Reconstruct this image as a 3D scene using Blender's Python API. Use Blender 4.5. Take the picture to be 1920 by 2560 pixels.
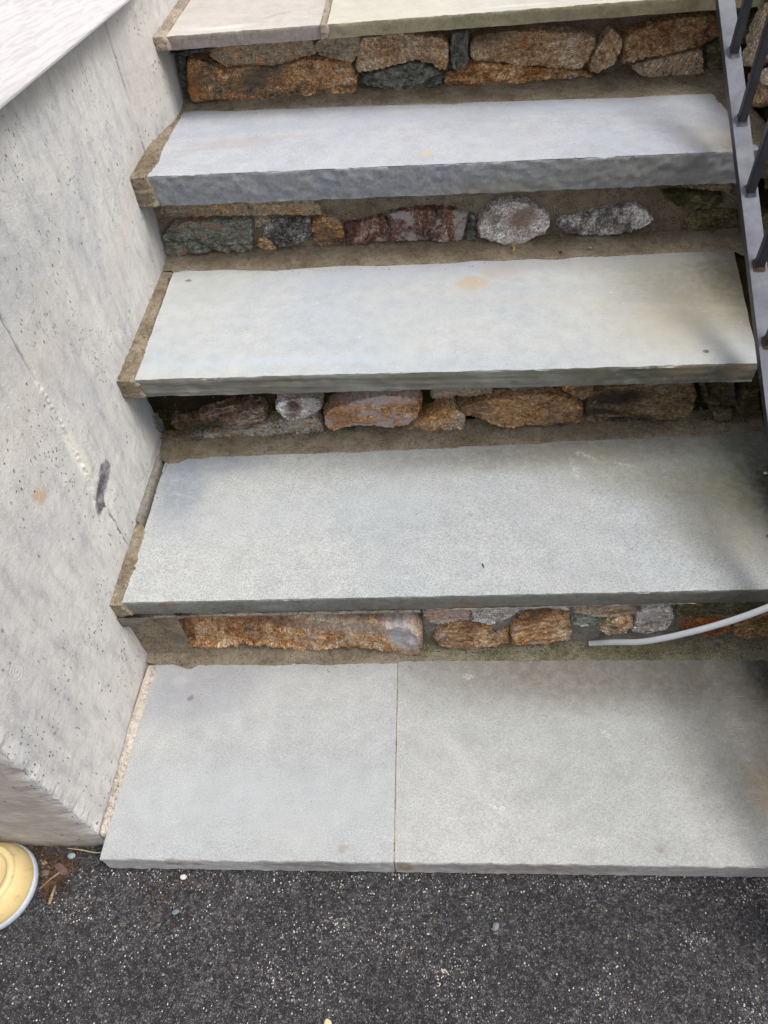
import bpy, bmesh, math, random
import numpy as np
from mathutils import Vector, Matrix, noise, geometry
random.seed(7)
for o in list(bpy.data.objects): bpy.data.objects.remove(o)
SC = bpy.context.scene
COL = SC.collection
R = math.radians

# ------------------------------------------------------------------ camera
cam = bpy.data.cameras.new('camera'); camo = bpy.data.objects.new('camera', cam); COL.objects.link(camo)
right = Vector((0.99768169, 0.02439683, -0.06352988)); up = Vector((0.02289892, 0.75874709, 0.65098271)); fwd = Vector((-0.06408503, 0.65092829, -0.75642942))
m = Matrix((right, up, -fwd)).transposed().to_4x4(); m.translation = Vector((0.51934969, -0.29481246, 1.17998775))
camo.matrix_world = m
cam.sensor_fit = 'HORIZONTAL'; cam.sensor_width = 36.0; cam.lens = 36.0*1788.33/1920.0
cam.clip_start = 0.01; cam.clip_end = 500
SC.camera = camo
SC.render.resolution_x = 768; SC.render.resolution_y = 1024

# ------------------------------------------------------------------ sky, sun, exposure
SUN_EL, SUN_AZ = R(62), R(102)          # azimuth clockwise from +Y
w = bpy.data.worlds.new('World'); SC.world = w; w.use_nodes = True
nt = w.node_tree; nt.nodes.clear()
sky = nt.nodes.new('ShaderNodeTexSky'); sky.sky_type = 'NISHITA'; sky.sun_disc = False
sky.sun_elevation = SUN_EL; sky.sun_rotation = SUN_AZ; sky.air_density = 1.0; sky.dust_density = 5.0; sky.ozone_density = 1.0
hs = nt.nodes.new('ShaderNodeHueSaturation'); hs.inputs['Saturation'].default_value = 0.32
bg = nt.nodes.new('ShaderNodeBackground'); bg.inputs['Strength'].default_value = 0.15
wo = nt.nodes.new('ShaderNodeOutputWorld')
nt.links.new(sky.outputs[0], hs.inputs['Color']); nt.links.new(hs.outputs[0], bg.inputs['Color']); nt.links.new(bg.outputs[0], wo.inputs['Surface'])
sl = bpy.data.lights.new('sun', 'SUN'); sl.energy = 1.2; sl.angle = R(30); sl.color = (1.0, 0.97, 0.93)
so = bpy.data.objects.new('sun', sl); COL.objects.link(so)
sd = Vector((math.sin(SUN_AZ)*math.cos(SUN_EL), math.cos(SUN_AZ)*math.cos(SUN_EL), math.sin(SUN_EL)))
so.rotation_euler = sd.to_track_quat('Z', 'Y').to_euler(); so.location = sd*8
SC.view_settings.view_transform = 'Standard'; SC.view_settings.look = 'None'; SC.view_settings.gamma = 1; SC.view_settings.use_curve_mapping = False
SC.view_settings.exposure = 0.80
SC.render.engine = 'CYCLES'

# ------------------------------------------------------------------ helpers
def S(r, g, b, k=1.0):                 # 0-255 display value to linear, times k
    f = lambda c: ((c/255)/12.92 if c/255 <= .04045 else ((c/255+.055)/1.055)**2.4)*k
    return (f(r), f(g), f(b), 1.0)
def N3(x, y, z=0.0): return noise.noise(Vector((x, y, z)))
def FB(x, y, z=0.0, o=3):
    v = 0; a = 1
    for i in range(o):
        v += a*noise.noise(Vector((x, y, z+7.3*i))); x *= 2.03; y *= 2.03; z *= 2.03; a *= .5
    return v
def meta(o, label=None, cat=None, group=None, kind=None):
    if label: o['label'] = label
    if cat: o['category'] = cat
    if group: o['group'] = group
    if kind: o['kind'] = kind
    return o
def mesh_obj(name, verts, faces, mats, parent=None, smooth=True, mi=None):
    me = bpy.data.meshes.new(name); me.from_pydata([tuple(v) for v in verts], [], faces)
    for mt in (mats if isinstance(mats, (list, tuple)) else [mats]): me.materials.append(mt)
    if mi is not None: me.polygons.foreach_set('material_index', mi)
    me.polygons.foreach_set('use_smooth', [smooth]*len(me.polygons)); me.update()
    o = bpy.data.objects.new(name, me); COL.objects.link(o)
    if parent: o.parent = parent; o.matrix_parent_inverse = Matrix.Translation(-parent.location) if parent.type == 'EMPTY' else Matrix()
    return o
def recenter(o, c):                     # put the origin at c without moving the mesh
    c = Vector(c); o.data.transform(Matrix.Translation(-c)); o.location = c; return o
def empty(name, loc, label, cat, group=None):
    o = bpy.data.objects.new(name, None); COL.objects.link(o); o.location = loc; o.empty_display_size = .05
    return meta(o, label, cat, group)
def gridfaces(nu, nv, off=0, flip=False):
    f = []
    for i in range(nu-1):
        for j in range(nv-1):
            a = off+i*nv+j; q = (a, a+nv, a+nv+1, a+1); f.append(q[::-1] if flip else q)
    return f
def interp(pts, x):                     # piecewise linear, pts sorted by first
    if x <= pts[0][0]: return pts[0][1]
    for a, b in zip(pts, pts[1:]):
        if x <= b[0]: return a[1]+(b[1]-a[1])*(x-a[0])/max(1e-9, b[0]-a[0])
    return pts[-1][1]
def box(x0, y0, z0, x1, y1, z1):
    v = [(x, y, z) for x in (x0, x1) for y in (y0, y1) for z in (z0, z1)]
    f = [(0,1,3,2),(4,6,7,5),(0,4,5,1),(2,3,7,6),(0,2,6,4),(1,5,7,3)]
    return v, f
def tube(path, rad, seg=12, cap=True):
    V = []; F = []; n = len(path); P = [Vector(p) for p in path]
    rr = rad if isinstance(rad, (list, tuple)) else [rad]*n
    ref = Vector((.13, .31, .94)).normalized()
    for i, p in enumerate(P):
        t = (P[min(i+1, n-1)]-P[max(i-1, 0)]).normalized(); a = t.cross(ref)
        if a.length < 1e-3: a = t.cross(Vector((1, 0, 0)))
        a.normalize(); b = t.cross(a)
        for k in range(seg):
            th = 2*math.pi*k/seg; V.append(p+(a*math.cos(th)+b*math.sin(th))*rr[i])
    for i in range(n-1):
        for k in range(seg):
            k2 = (k+1) % seg; F.append((i*seg+k, i*seg+k2, (i+1)*seg+k2, (i+1)*seg+k))
    if cap: F.append(tuple(range(seg))[::-1]); F.append(tuple(range((n-1)*seg, n*seg)))
    return V, F

# ------------------------------------------------------------------ material kit
class M:
    def __init__(s, name, rough=.8, spec=.3):
        s.m = bpy.data.materials.new(name); s.m.use_nodes = True; s.t = s.m.node_tree; s.t.nodes.clear()
        s.b = s.n('ShaderNodeBsdfPrincipled'); o = s.n('ShaderNodeOutputMaterial'); s.l(s.b.outputs[0], o.inputs[0])
        s.b.inputs['Roughness'].default_value = rough; s.b.inputs['Specular IOR Level'].default_value = spec
        s.pos = s.n('ShaderNodeNewGeometry').outputs['Position']; s.h = None
    def n(s, t): return s.t.nodes.new(t)
    def l(s, a, b): s.t.links.new(a, b)
    def put(s, sock, v):
        if isinstance(v, bpy.types.NodeSocket): s.l(v, sock)
        else: sock.default_value = v
    def math(s, op, a, b=0.0, clamp=False):
        n = s.n('ShaderNodeMath'); n.operation = op; n.use_clamp = clamp; s.put(n.inputs[0], a); s.put(n.inputs[1], b); return n.outputs[0]
    def vm(s, op, a, b=(0, 0, 0)):
        n = s.n('ShaderNodeVectorMath'); n.operation = op; s.put(n.inputs[0], a)
        if op == 'SCALE': s.put(n.inputs['Scale'], b)
        elif op != 'LENGTH': s.put(n.inputs[1], b)
        return n.outputs['Value' if op in ('LENGTH', 'DOT_PRODUCT') else 'Vector']
    def mp(s, sc=(1, 1, 1), rot=(0, 0, 0), loc=(0, 0, 0), v=None):
        n = s.n('ShaderNodeMapping'); s.l(v or s.pos, n.inputs[0]); n.inputs['Scale'].default_value = sc; n.inputs['Rotation'].default_value = rot; n.inputs['Location'].default_value = loc
        return n.outputs[0]
    def noise(s, scale, detail=3, rough=.55, v=None, dist=0.0, col=False):
        n = s.n('ShaderNodeTexNoise'); s.l(v or s.pos, n.inputs['Vector']); n.inputs['Scale'].default_value = scale; n.inputs['Detail'].default_value = detail
        n.inputs['Roughness'].default_value = rough; n.inputs['Distortion'].default_value = dist
        return n.outputs['Color' if col else 'Fac']
    def vor(s, scale, v=None, feat='F1', out='Distance', rnd=1.0):
        n = s.n('ShaderNodeTexVoronoi'); n.feature = feat; s.l(v or s.pos, n.inputs['Vector']); n.inputs['Scale'].default_value = scale; n.inputs['Randomness'].default_value = rnd
        return n.outputs[out]
    def rng(s, v, a, b, c=0.0, d=1.0, sm=True):
        n = s.n('ShaderNodeMapRange'); n.interpolation_type = 'SMOOTHSTEP' if sm else 'LINEAR'; s.put(n.inputs['Value'], v)
        for k, q in zip(('From Min', 'From Max', 'To Min', 'To Max'), (a, b, c, d)): n.inputs[k].default_value = q
        return n.outputs[0]
    def ramp(s, v, stops):
        n = s.n('ShaderNodeValToRGB'); s.put(n.inputs[0], v); e = n.color_ramp.elements
        while len(e) < len(stops): e.new(.5)
        for i, (p, c) in enumerate(stops): e[i].position = p; e[i].color = c
        return n.outputs[0]
    def mix(s, f, a, b, mode='MIX'):
        n = s.n('ShaderNodeMix'); n.data_type = 'RGBA'; n.blend_type = mode; s.put(n.inputs[0], f); s.put(n.inputs[6], a); s.put(n.inputs[7], b); return n.outputs[2]
    def sep(s, v):
        n = s.n('ShaderNodeSeparateXYZ'); s.l(v, n.inputs[0]); return n.outputs
    def plane(s, ax, wob=.004, wsc=60):   # 2D position (a, b, 0) of two axes with a wobbling edge
        q = s.sep(s.pos); c = s.n('ShaderNodeCombineXYZ'); s.l(q[ax[0]], c.inputs[0]); s.l(q[ax[1]], c.inputs[1])
        nz = s.vm('SCALE', s.vm('SUBTRACT', s.noise(wsc, 3, .6, col=True), (.5, .5, .5)), wob*2)
        return s.vm('ADD', c.outputs[0], nz)
    def spot(s, p2, cx, cy, rx, ry, rot=0.0, soft=.5):   # mask 1 inside, 0 outside
        d = s.vm('SUBTRACT', p2, (cx, cy, 0))
        if rot:
            n = s.n('ShaderNodeVectorRotate'); n.rotation_type = 'Z_AXIS'; s.l(d, n.inputs[0]); n.inputs['Angle'].default_value = -rot; d = n.outputs[0]
        L = s.vm('LENGTH', s.vm('MULTIPLY', d, (1/rx, 1/ry, 0)))
        return s.rng(L, 1-soft, 1+soft, 1, 0)
    def bump(s, h, dist, strength=1.0):
        n = s.n('ShaderNodeBump'); n.inputs['Strength'].default_value = strength; n.inputs['Distance'].default_value = dist; s.l(h, n.inputs['Height'])
        if s.h: s.l(s.h, n.inputs['Normal'])
        s.h = n.outputs[0]; s.l(s.h, s.b.inputs['Normal'])
    def color(s, c): s.put(s.b.inputs['Base Color'], c); return s
    def rough(s, v): s.put(s.b.inputs['Roughness'], v)

def simple(name, c, rough=.7, spec=.3, vary=.12, sc=200, bump=.0004):
    m = M(name, rough, spec); f = m.noise(sc, 4, .6)
    a = tuple(x*(1-vary) for x in c[:3])+(1,); b = tuple(min(1, x*(1+vary)) for x in c[:3])+(1,)
    m.color(m.ramp(f, [(.3, a), (.7, b)])); m.bump(f, bump, .7); return m.m

# bluestone: ca/cb broad tones, spots = [(x,y,rx,ry,rot,soft,colour,strength)] stains, and shade near riser, wall and railing put into the colour
def bluestone(name, ca, cb, grain=.16, spots=(), scratches=.35, layers=0.0, front=None, big=3.0, gsc=420, bumpd=.0009):
    m = M(name, .78, .28)
    c = m.mix(m.rng(m.noise(big, 4, .6, dist=.6), .36, .64), ca, cb)
    mott = m.noise(34, 5, .65); c = m.mix(.5, c, m.ramp(mott, [(.3, (.78, .78, .77, 1)), (.55, (1, 1, 1, 1)), (.75, (1.12, 1.12, 1.13, 1))]), 'MULTIPLY')
    g = m.noise(gsc, 2, .7); g2 = m.noise(gsc*2.6, 1, .5)
    gg = m.math('ADD', m.math('MULTIPLY', g, .6), m.math('MULTIPLY', g2, .4))
    c = m.mix(1.0, c, m.ramp(gg, [(.32, (1-grain*1.7,)*3+(1,)), (.5, (1, 1, 1, 1)), (.68, (1+grain*1.3,)*3+(1,))]), 'MULTIPLY')
    p2 = m.plane((0, 1), .012, 18)
    for (x, y, rx, ry, rot, soft, col, st) in spots:
        k = m.spot(p2, x, y, rx, ry, rot, soft)
        small = max(rx, ry) < .035 and col[0] > .44
        k = m.math('MULTIPLY', k, m.rng(m.noise(260, 4, .8), .46, .60, 0, st) if small else m.rng(m.noise(70, 4, .7), .25, .7, st*.55, st))
        c = m.mix(k, c, col)
    fl = m.noise(26, 3, .6, v=m.mp((1, 22, 1), (0, 0, .35), (2, 1, 0)), dist=.3); gt = m.rng(m.noise(5, 3, v=m.mp(loc=(7, 2, 0))), .5, .62)
    c = m.mix(m.math('MULTIPLY', m.math('MULTIPLY', m.rng(fl, .655, .69), gt), .45), c, S(228, 228, 224, .66))
    wr = m.math('ABSOLUTE', m.math('SUBTRACT', m.noise(6, 3, .5, dist=.8), .5)); c = m.mix(m.math('MULTIPLY', m.math('MULTIPLY', m.rng(wr, .010, .0), gt), .10), c, S(150, 146, 136, .6))
    # white scuffs and crystals
    sc = m.vor(55, m.mp((1, 1, 1), (0, 0, .5), v=m.vm('ADD', m.pos, m.vm('SCALE', m.noise(40, 2, .5, col=True), .03))))
    k = m.math('MULTIPLY', m.rng(sc, .10, .03), m.rng(m.noise(9, 2), .52, .66, 0, scratches)); c = m.mix(k, c, S(235, 236, 234, .7))
    dk = m.vor(38, m.mp(loc=(3, 1, 2))); c = m.mix(m.math('MULTIPLY', m.rng(dk, .05, .025), .55), c, S(90, 80, 66, .7))
    if front:                              # front face has its own grain; darker fronts carry shade in the colour
        nz = m.sep(m.n('ShaderNodeNewGeometry').outputs['True Normal'])[1]
        k = m.rng(nz, -.5, -.8)
        fx = m.plane((0, 2), .003, 40); fc = m.mix(m.rng(m.noise(7, 4, .7), .35, .65), front[0], front[1])
        ln = m.noise(30, 4, .7, v=m.mp((.5, .5, 12))) if layers else m.noise(120, 4, .7)
        fc = m.mix(.8 if layers else .5, fc, m.ramp(ln, [(.3, (.5, .5, .5, 1)), (.5, (1, 1, 1, 1)), (.7, (1.25, 1.25, 1.25, 1))]), 'MULTIPLY')
        fc = m.mix(.8, fc, m.ramp(gg, [(.3, (.7, .7, .7, 1)), (.5, (1, 1, 1, 1)), (.7, (1.25, 1.25, 1.25, 1))]), 'MULTIPLY')
        for (x, z, rx, rz, soft, col, st) in front[2]:
            kk = m.math('MULTIPLY', m.spot(fx, x, z, rx, rz, 0, soft), m.rng(m.noise(90, 3, .7), .3, .65, st*.4, st)); fc = m.mix(kk, fc, col)
        c = m.mix(k, c, fc)
    m.color(c); m.bump(gg, bumpd*1.5, .9); m.bump(mott, .0014, .5); m.bump(m.noise(11, 6, .6, dist=.5), .004, .35); return m.m

def mortar_mat(name, ca, cb, pit=.6, sand=.25):
    m = M(name, .92, .15)
    c = m.mix(m.rng(m.noise(14, 4, .6), .35, .65), ca, cb)
    g = m.noise(600, 2, .7); c = m.mix(1, c, m.ramp(g, [(.3, (1-sand,)*3+(1,)), (.5, (1, 1, 1, 1)), (.7, (1+sand,)*3+(1,))]), 'MULTIPLY')
    v = m.vor(260, m.mp(loc=(1, 4, 2))); v2 = m.vor(130, m.mp(loc=(5, 2, 2)))
    gate = m.rng(m.noise(25, 2), .42, .6)
    k = m.math('MAXIMUM', m.math('MULTIPLY', m.rng(v, .34, .16), gate), m.rng(v2, .13, .07))
    c = m.mix(1, c, m.ramp(m.noise(75, 5, .75), [(.3, (.62, .60, .58, 1)), (.5, (1, 1, 1, 1)), (.7, (1.18, 1.17, 1.15, 1))]), 'MULTIPLY'); c = m.mix(m.math('MULTIPLY', k, pit), c, S(45, 36, 24, .6))
    m.color(c); m.bump(m.math('SUBTRACT', g, m.math('MULTIPLY', k, 1.6)), .004, 1.0); m.bump(m.noise(90, 5, .7), .005, .8); return m.m

# field stone: pal = 4 colours; ang = direction of the banding in the riser plane
def rock(name, pal, ang=0.0, band=6.0, lime=0.0, moss=0.0, black=0.0, sc=1.0, spec=.35, limec=S(205, 200, 198, .8), seed=0.0, sparkle=.5, spots=(), bd=.004):
    m = M(name, .72, spec)
    rot = m.mp((1, 1, 1), (0, ang, 0), (seed*1.7, seed*.6, seed*2.3))
    st = m.mp((1, 1, band), v=rot)
    n1 = m.noise(22*sc, 6, .68, v=st, dist=.5); n2 = m.noise(9*sc, 4, .6, v=rot, dist=.3); n3 = m.noise(150*sc, 4, .75, v=rot); n4 = m.noise(480, 2, .7, v=rot)
    t = m.math('ADD', m.math('MULTIPLY', n1, .45), m.math('ADD', m.math('MULTIPLY', n2, .35), m.math('MULTIPLY', n3, .2)))
    c = m.ramp(t, [(.36, pal[0]), (.44, pal[1]), (.51, pal[2]), (.58, pal[3])])
    c = m.mix(1, c, m.ramp(n3, [(.30, (.34, .33, .33, 1)), (.42, (.85, .85, .85, 1)), (.56, (1.25, 1.25, 1.27, 1)), (.68, (1.7, 1.75, 1.85, 1))]), 'MULTIPLY')
    c = m.mix(.9, c, m.ramp(n4, [(.3, (.5, .5, .5, 1)), (.5, (1, 1, 1, 1)), (.7, (1.4, 1.4, 1.4, 1))]), 'MULTIPLY')
    vc = m.sep(m.vor(300, st, out='Color'))[0]; c = m.mix(.75, c, m.ramp(vc, [(.0, (.42, .42, .42, 1)), (.5, (.95, .95, .95, 1)), (.85, (1.25, 1.25, 1.25, 1)), (1, (1.9, 1.9, 1.9, 1))]), 'MULTIPLY')
    c = m.mix(m.rng(m.noise(13, 5, .7, v=m.mp(loc=(2, seed, 6))), .46, .68, 0, .32), c, m.mix(n3, S(128, 116, 102, .8), S(206, 196, 182, .85)))
    if black: c = m.mix(m.math('MULTIPLY', m.rng(m.noise(16*sc, 5, .7, v=m.mp((1, 1, band*.5), (0, ang, 0), (9+seed, 3, 1))), .5, .62), black), c, S(50, 48, 46, .7))
    if lime:
        k = m.rng(m.noise(20*sc, 6, .7, v=m.mp(loc=(4+seed, 7, 2)), dist=.4), .62-.22*lime, .68-.2*lime); c = m.mix(m.math('MULTIPLY', k, min(1, .5+lime*.5)), c, m.mix(n3, limec, tuple(x*.7 for x in limec[:3])+(1,)))
    p2 = m.plane((0, 2), .008, 45)
    for (x, z, rx, rz, rt, soft, col, s_) in spots:
        k = m.math('MULTIPLY', m.spot(p2, x, z, rx, rz, rt, soft), m.rng(n3, .3, .6, s_*.6, s_)); c = m.mix(k, c, col)
    if moss:
        k = m.rng(m.noise(28, 5, .75, v=m.mp(loc=(8, seed, 5))), .66-.25*moss, .72-.2*moss); c = m.mix(m.math('MULTIPLY', k, .9), c, m.ramp(n4, [(.35, S(30, 32, 12, .8)), (.6, S(84, 88, 34, .8)), (.75, S(130, 130, 60, .8))]))
    if sparkle: c = m.mix(m.math('MULTIPLY', m.rng(m.vor(420, rot), .16, .08), sparkle), c, S(240, 232, 215, .9))
    m.color(c); m.bump(t, bd*2.0, 1.0); m.bump(n3, bd*.9, 1.0); m.bump(n4, .0012, .9); m.bump(vc, .0012, .8)
    m.rough(m.rng(n3, .3, .7, .85, .5)); return m.m

# ------------------------------------------------------------------ stair geometry (metres)
Z = [.05, .2364, .4441, .6331, .7776]; SL = [-.0012, .0102, -.0046, -.0104, .0069]
YF = [0, .3358, .6427, .9747, 1.2217]; SK = [-.0039, -.0005, -.0078, -.0002, .0014]
TH = [.050, .0335, .036, .0545, .0228]
YR = {'A': .342, 'B': .700, 'C': 1.025, 'D': 1.297}
def zt(i, x): return Z[i]+SL[i]*x
def yf(i, x): return YF[i]+SK[i]*x

def slab(name, i, xl, xr, yb, mat, label, th=None, rough=.0012, lip=.0012, rock=0.0, lay=0.0, seed=0, lb=None, rb=None, chamfer=.0012, base=None):
    """swept flagstone. xl/xr front corners, lb/rb back corners x"""
    t = th or TH[i]; lb = xl if lb is None else lb; rb = xr if rb is None else rb
    nx = max(20, int((xr-xl)/.0035))
    fr = max(6, int(t/.003)); tv = [0, .002, .005, .009, .015, .024]+list(np.linspace(.036, 1, 26)*(yb-YF[i]))[1:]
    V = []; ring = []
    for a in range(nx+1):
        u = a/nx; col = []
        xf = xl+(xr-xl)*u; xb = lb+(rb-lb)*u
        for k in range(fr+1):             # front, bottom to top
            s = k/fr; z = zt(i, xf)-t*(1-s); e = 1 if k == fr else 0
            d = rough*FB(xf*45+seed, z*60, 3, 3)
            if rock: d += rock*(FB(xf*14+seed, z*16, 1, 4)+.55*FB(xf*75+seed, z*75, 4, 3)) - rock*1.2*(1-math.sin(math.pi*min(1, max(0, s*.9+.05))))*.6
            if lay: d += lay*noise.noise(Vector((xf*5+seed, z*300, 2)))+lay*.7*noise.noise(Vector((xf*11, z*620, 5)))
            dz = 0
            if k == fr: d -= chamfer; dz = lip*FB(xf*38+seed, 4, 9, 4)-abs(lip)*.4
            if k == 0: dz = .8*lip*FB(xf*30, seed+3, 2, 3)
            if k == fr: dz -= max(0, noise.noise(Vector((xf*22+seed*3, 8, 1)))-.32)*.012
            V.append((xf, yf(i, xf)-d, z+dz)); col.append(len(V)-1)
        for k, q in enumerate(tv):         # top, front to back
            if k == 0: continue
            v = q/(yb-YF[i]); x = xf+(xb-xf)*v; y = yf(i, xf)*(1-v)+yb*v
            if a in (0, nx): x += .0010*FB(y*25, seed, 5, 2)
            z = zt(i, x)+.0005*FB(x*9+seed, y*9, 2, 2)+.00018*noise.noise(Vector((x*160, y*160, seed)))
            if k == 1: z -= .25*lip+.4*max(0, noise.noise(Vector((xf*22+seed*3, 8, 1)))-.32)*.012
            if k == len(tv)-1: y += 0
            V.append((x, y, z)); col.append(len(V)-1)
        V.append((xb, yb, zt(i, xb)-t)); col.append(len(V)-1)
        ring.append(col)
    n = len(ring[0]); F = []
    for a in range(nx):
        for k in range(n):
            k2 = (k+1) % n; F.append((ring[a][k], ring[a+1][k], ring[a+1][k2], ring[a][k2]))
    F.append(tuple(ring[0])); F.append(tuple(ring[-1])[::-1])
    o = mesh_obj(name, V, F, mat, smooth=True)
    o.data.polygons[len(F)-1].use_smooth = False; o.data.polygons[len(F)-2].use_smooth = False
    try: o.data.set_sharp_from_angle(angle=R(50))
    except Exception: pass
    recenter(o, ((xl+xr)/2, YF[i], zt(i, xl)-t))
    return meta(o, label, 'stone slab', 'stone slabs of the steps')

BR = S(96, 84, 62, .62); MO = S(88, 92, 60, .6); DKS = S(78, 72, 62, .6); LTS = S(222, 222, 218, .62); TAN = S(178, 158, 128, .62); RUST = S(142, 100, 68, .65)
blue_l = bluestone('bluestone_blue_grey', S(187, 190, 190, .59), S(196, 198, 197, .59), grain=.19, spots=[
    (.10, .27, .10, .05, .2, .6, S(150, 150, 165, .56), .5), (.07, .295, .012, .008, 0, .5, S(206, 208, 208, .6), .5), (.095, .262, .006, .006, 0, .4, S(120, 108, 92, .6), .6), (.30, .04, .05, .03, 0, .7, S(205, 204, 198, .6), .4),  # bluish back corner patch carries riser shade in its colour
    (.377, .018, .007, .006, .5, .4, S(150, 124, 100, .6), .5), (.24, .09, .3, .05, 0, .8, S(196, 202, 204, .58), .5)],
    front=(S(176, 174, 172, .75), S(190, 190, 188, .75), [(.12, .03, .015, .008, .5, RUST, .8), (.155, .03, .01, .006, .5, RUST, .6), (.33, .03, .08, .02, .7, S(120, 100, 90, .5), .5)]))
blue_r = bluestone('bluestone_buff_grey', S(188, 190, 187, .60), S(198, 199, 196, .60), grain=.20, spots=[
    (.95, .30, .46, .060, -.08, .7, S(128, 120, 104, .55), .7), (1.07, .19, .14, .13, .2, .8, S(134, 124, 102, .55), .6), (1.04, .10, .05, .05, .4, .8, S(142, 126, 92, .6), .7), (.72, .29, .2, .05, 0, .8, S(122, 114, 98, .55), .55),  # brown stains with shade of riser and right wall painted into them
    (.61, .077, .018, .007, -.6, .6, S(232, 234, 236, .65), .8), (.80, .19, .012, .004, -.8, .6, S(225, 228, 230, .65), .9), (.58, .30, .01, .006, 0, .6, S(222, 222, 220, .65), .6), (.84, .02, .007, .005, 0, .5, S(146, 126, 98, .6), .5), (.76, .03, .02, .008, 0, .7, S(226, 226, 222, .65), .5), (1.10, .30, .05, .06, 0, .6, S(60, 58, 44, .55), .85)],  # last dark spot paints the shade of railing post and wall
    front=(S(176, 172, 168, .75), S(190, 188, 185, .75), [(.47, .03, .012, .02, .6, S(170, 140, 90, .6), .8), (.66, .03, .15, .02, .7, S(120, 98, 84, .5), .5)]))
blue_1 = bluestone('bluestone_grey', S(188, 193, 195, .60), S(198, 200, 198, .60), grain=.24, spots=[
    (.06, .58, .045, .085, .1, .7, S(140, 150, 166, .55), .75), (.12, .645, .10, .03, 0, .7, S(146, 154, 166, .56), .6), (.85, .65, .45, .035, .05, .7, S(138, 134, 120, .56), .75), (1.08, .55, .11, .12, .3, .7, S(112, 110, 88, .55), .85), (.92, .57, .18, .05, -.3, .8, S(150, 144, 112, .6), .6), (1.0, .44, .09, .05, -.2, .8, S(168, 160, 130, .6), .5),  # bluish left and grey back spots carry wall and riser shade; browns are stains
    (1.11, .50, .035, .12, .1, .5, S(52, 50, 34, .6), .85), (.80, .635, .02, .005, -.7, .7, S(228, 228, 224, .65), .7), (.78, .60, .008, .028, .1, .7, S(225, 226, 222, .65), .55), (.87, .605, .016, .004, -.4, .6, S(228, 226, 218, .65), .7), (.35, .44, .03, .01, 0, .8, S(222, 224, 226, .62), .35), (.30, .52, .3, .04, .1, .9, S(196, 202, 206, .6), .4)],  # first dark spot paints the cast shadow of railing post and wall
    front=(S(128, 128, 124, .6), S(146, 146, 140, .6), [(.57, .22, .02, .008, .5, S(156, 120, 90, .6), .8), (.09, .23, .012, .005, .5, RUST, .7), (1.0, .21, .16, .03, .8, S(86, 78, 62, .6), .7), (.78, .215, .3, .02, .9, S(112, 108, 94, .6), .6)]), gsc=340, bumpd=.0012)
blue_2 = bluestone('bluestone_pale', S(198, 204, 208, .58), S(208, 210, 207, .58), grain=.11, spots=[
    (.607, .896, .033, .022, .0, .35, S(204, 184, 156, .62), .85), (.665, .938, .036, .024, .1, .5, S(192, 180, 168, .62), .8), (.985, .87, .13, .12, .5, .75, S(168, 160, 132, .62), .8), (1.08, .93, .08, .06, 0, .6, S(122, 120, 104, .6), .85), (1.07, .80, .06, .1, .2, .7, S(120, 110, 86, .6), .8), (.86, .95, .14, .03, 0, .7, S(176, 172, 162, .62), .7), (.70, .955, .3, .02, 0, .8, S(180, 184, 190, .62), .5),  # dark right-end spots paint the railing bar's cast shadow; tan ones are stains
    (.95, .74, .12, .07, .2, .8, S(196, 188, 162, .62), .6), (.10, .90, .07, .035, 0, .8, S(186, 192, 190, .62), .6), (.25, .68, .25, .012, 0, .8, S(196, 208, 222, .62), .5), (.40, .93, .16, .03, .1, .8, S(188, 194, 206, .62), .6), (.060, .945, .006, .004, 0, .4, S(96, 86, 74, .6), .8), (.972, .668, .005, .004, 0, .4, S(70, 56, 44, .6), .9), (.45, .84, .3, .012, .12, .8, S(192, 196, 206, .62), .4), (.80, .82, .25, .01, -.15, .8, S(204, 196, 184, .62), .5)],
    front=(S(158, 160, 156, .62), S(128, 126, 116, .62), [(.92, .43, .16, .03, .8, S(84, 80, 58, .6), .85), (.93, .43, .035, .012, .5, S(170, 144, 108, .6), .5), (1.015, .43, .02, .014, .5, S(186, 160, 130, .65), .6), (.55, .43, .3, .03, .9, S(132, 132, 112, .6), .5), (.80, .44, .008, .004, .5, S(150, 112, 76, .6), .6)]), scratches=.85, gsc=500, layers=1, bumpd=.0006)
blue_3 = bluestone('bluestone_cool', S(192, 197, 206, .57), S(203, 206, 211, .57), grain=.13, spots=[
    (.19, 1.11, .10, .012, .08, .7, S(186, 176, 172, .62), .6), (.14, 1.085, .09, .008, .1, .7, S(180, 172, 168, .62), .5), (.526, 1.024, .010, .012, 0, .5, S(216, 194, 160, .62), .8), (.50, 1.18, .5, .02, .03, .8, S(186, 192, 206, .62), .5), (1.05, 1.0, .035, .035, .9, .7, S(96, 84, 70, .6), .85), (1.03, 1.04, .05, .04, 0, .9, S(190, 178, 164, .62), .6), (.7, 1.06, .3, .012, -.05, .8, S(194, 200, 212, .62), .4), (.16, 1.16, .1, .012, .1, .8, S(176, 184, 200, .62), .45)],  # dark spot at the right end paints the railing's shadow on the tread
    front=(S(146, 150, 158, .62), S(158, 160, 162, .62), [(.9, .6, .2, .05, .9, S(136, 134, 126, .6), .7), (.09, .627, .02, .004, .5, S(130, 150, 110, .6), .5), (.66, .58, .1, .01, .8, S(150, 140, 116, .6), .5)]), scratches=.3, gsc=380)
blue_4l = bluestone('flagstone_pinkish', S(218, 212, 205, .60), S(206, 199, 191, .60), grain=.13, spots=[(.15, 1.25, .05, .01, .1, .6, S(236, 232, 230, .62), .8), (.25, 1.30, .03, .006, .6, .6, S(170, 150, 140, .6), .6), (.30, 1.28, .02, .006, 0, .6, S(236, 232, 230, .62), .7)], front=(S(148, 138, 130, .6), S(164, 156, 150, .6), []), scratches=.5)
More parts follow.
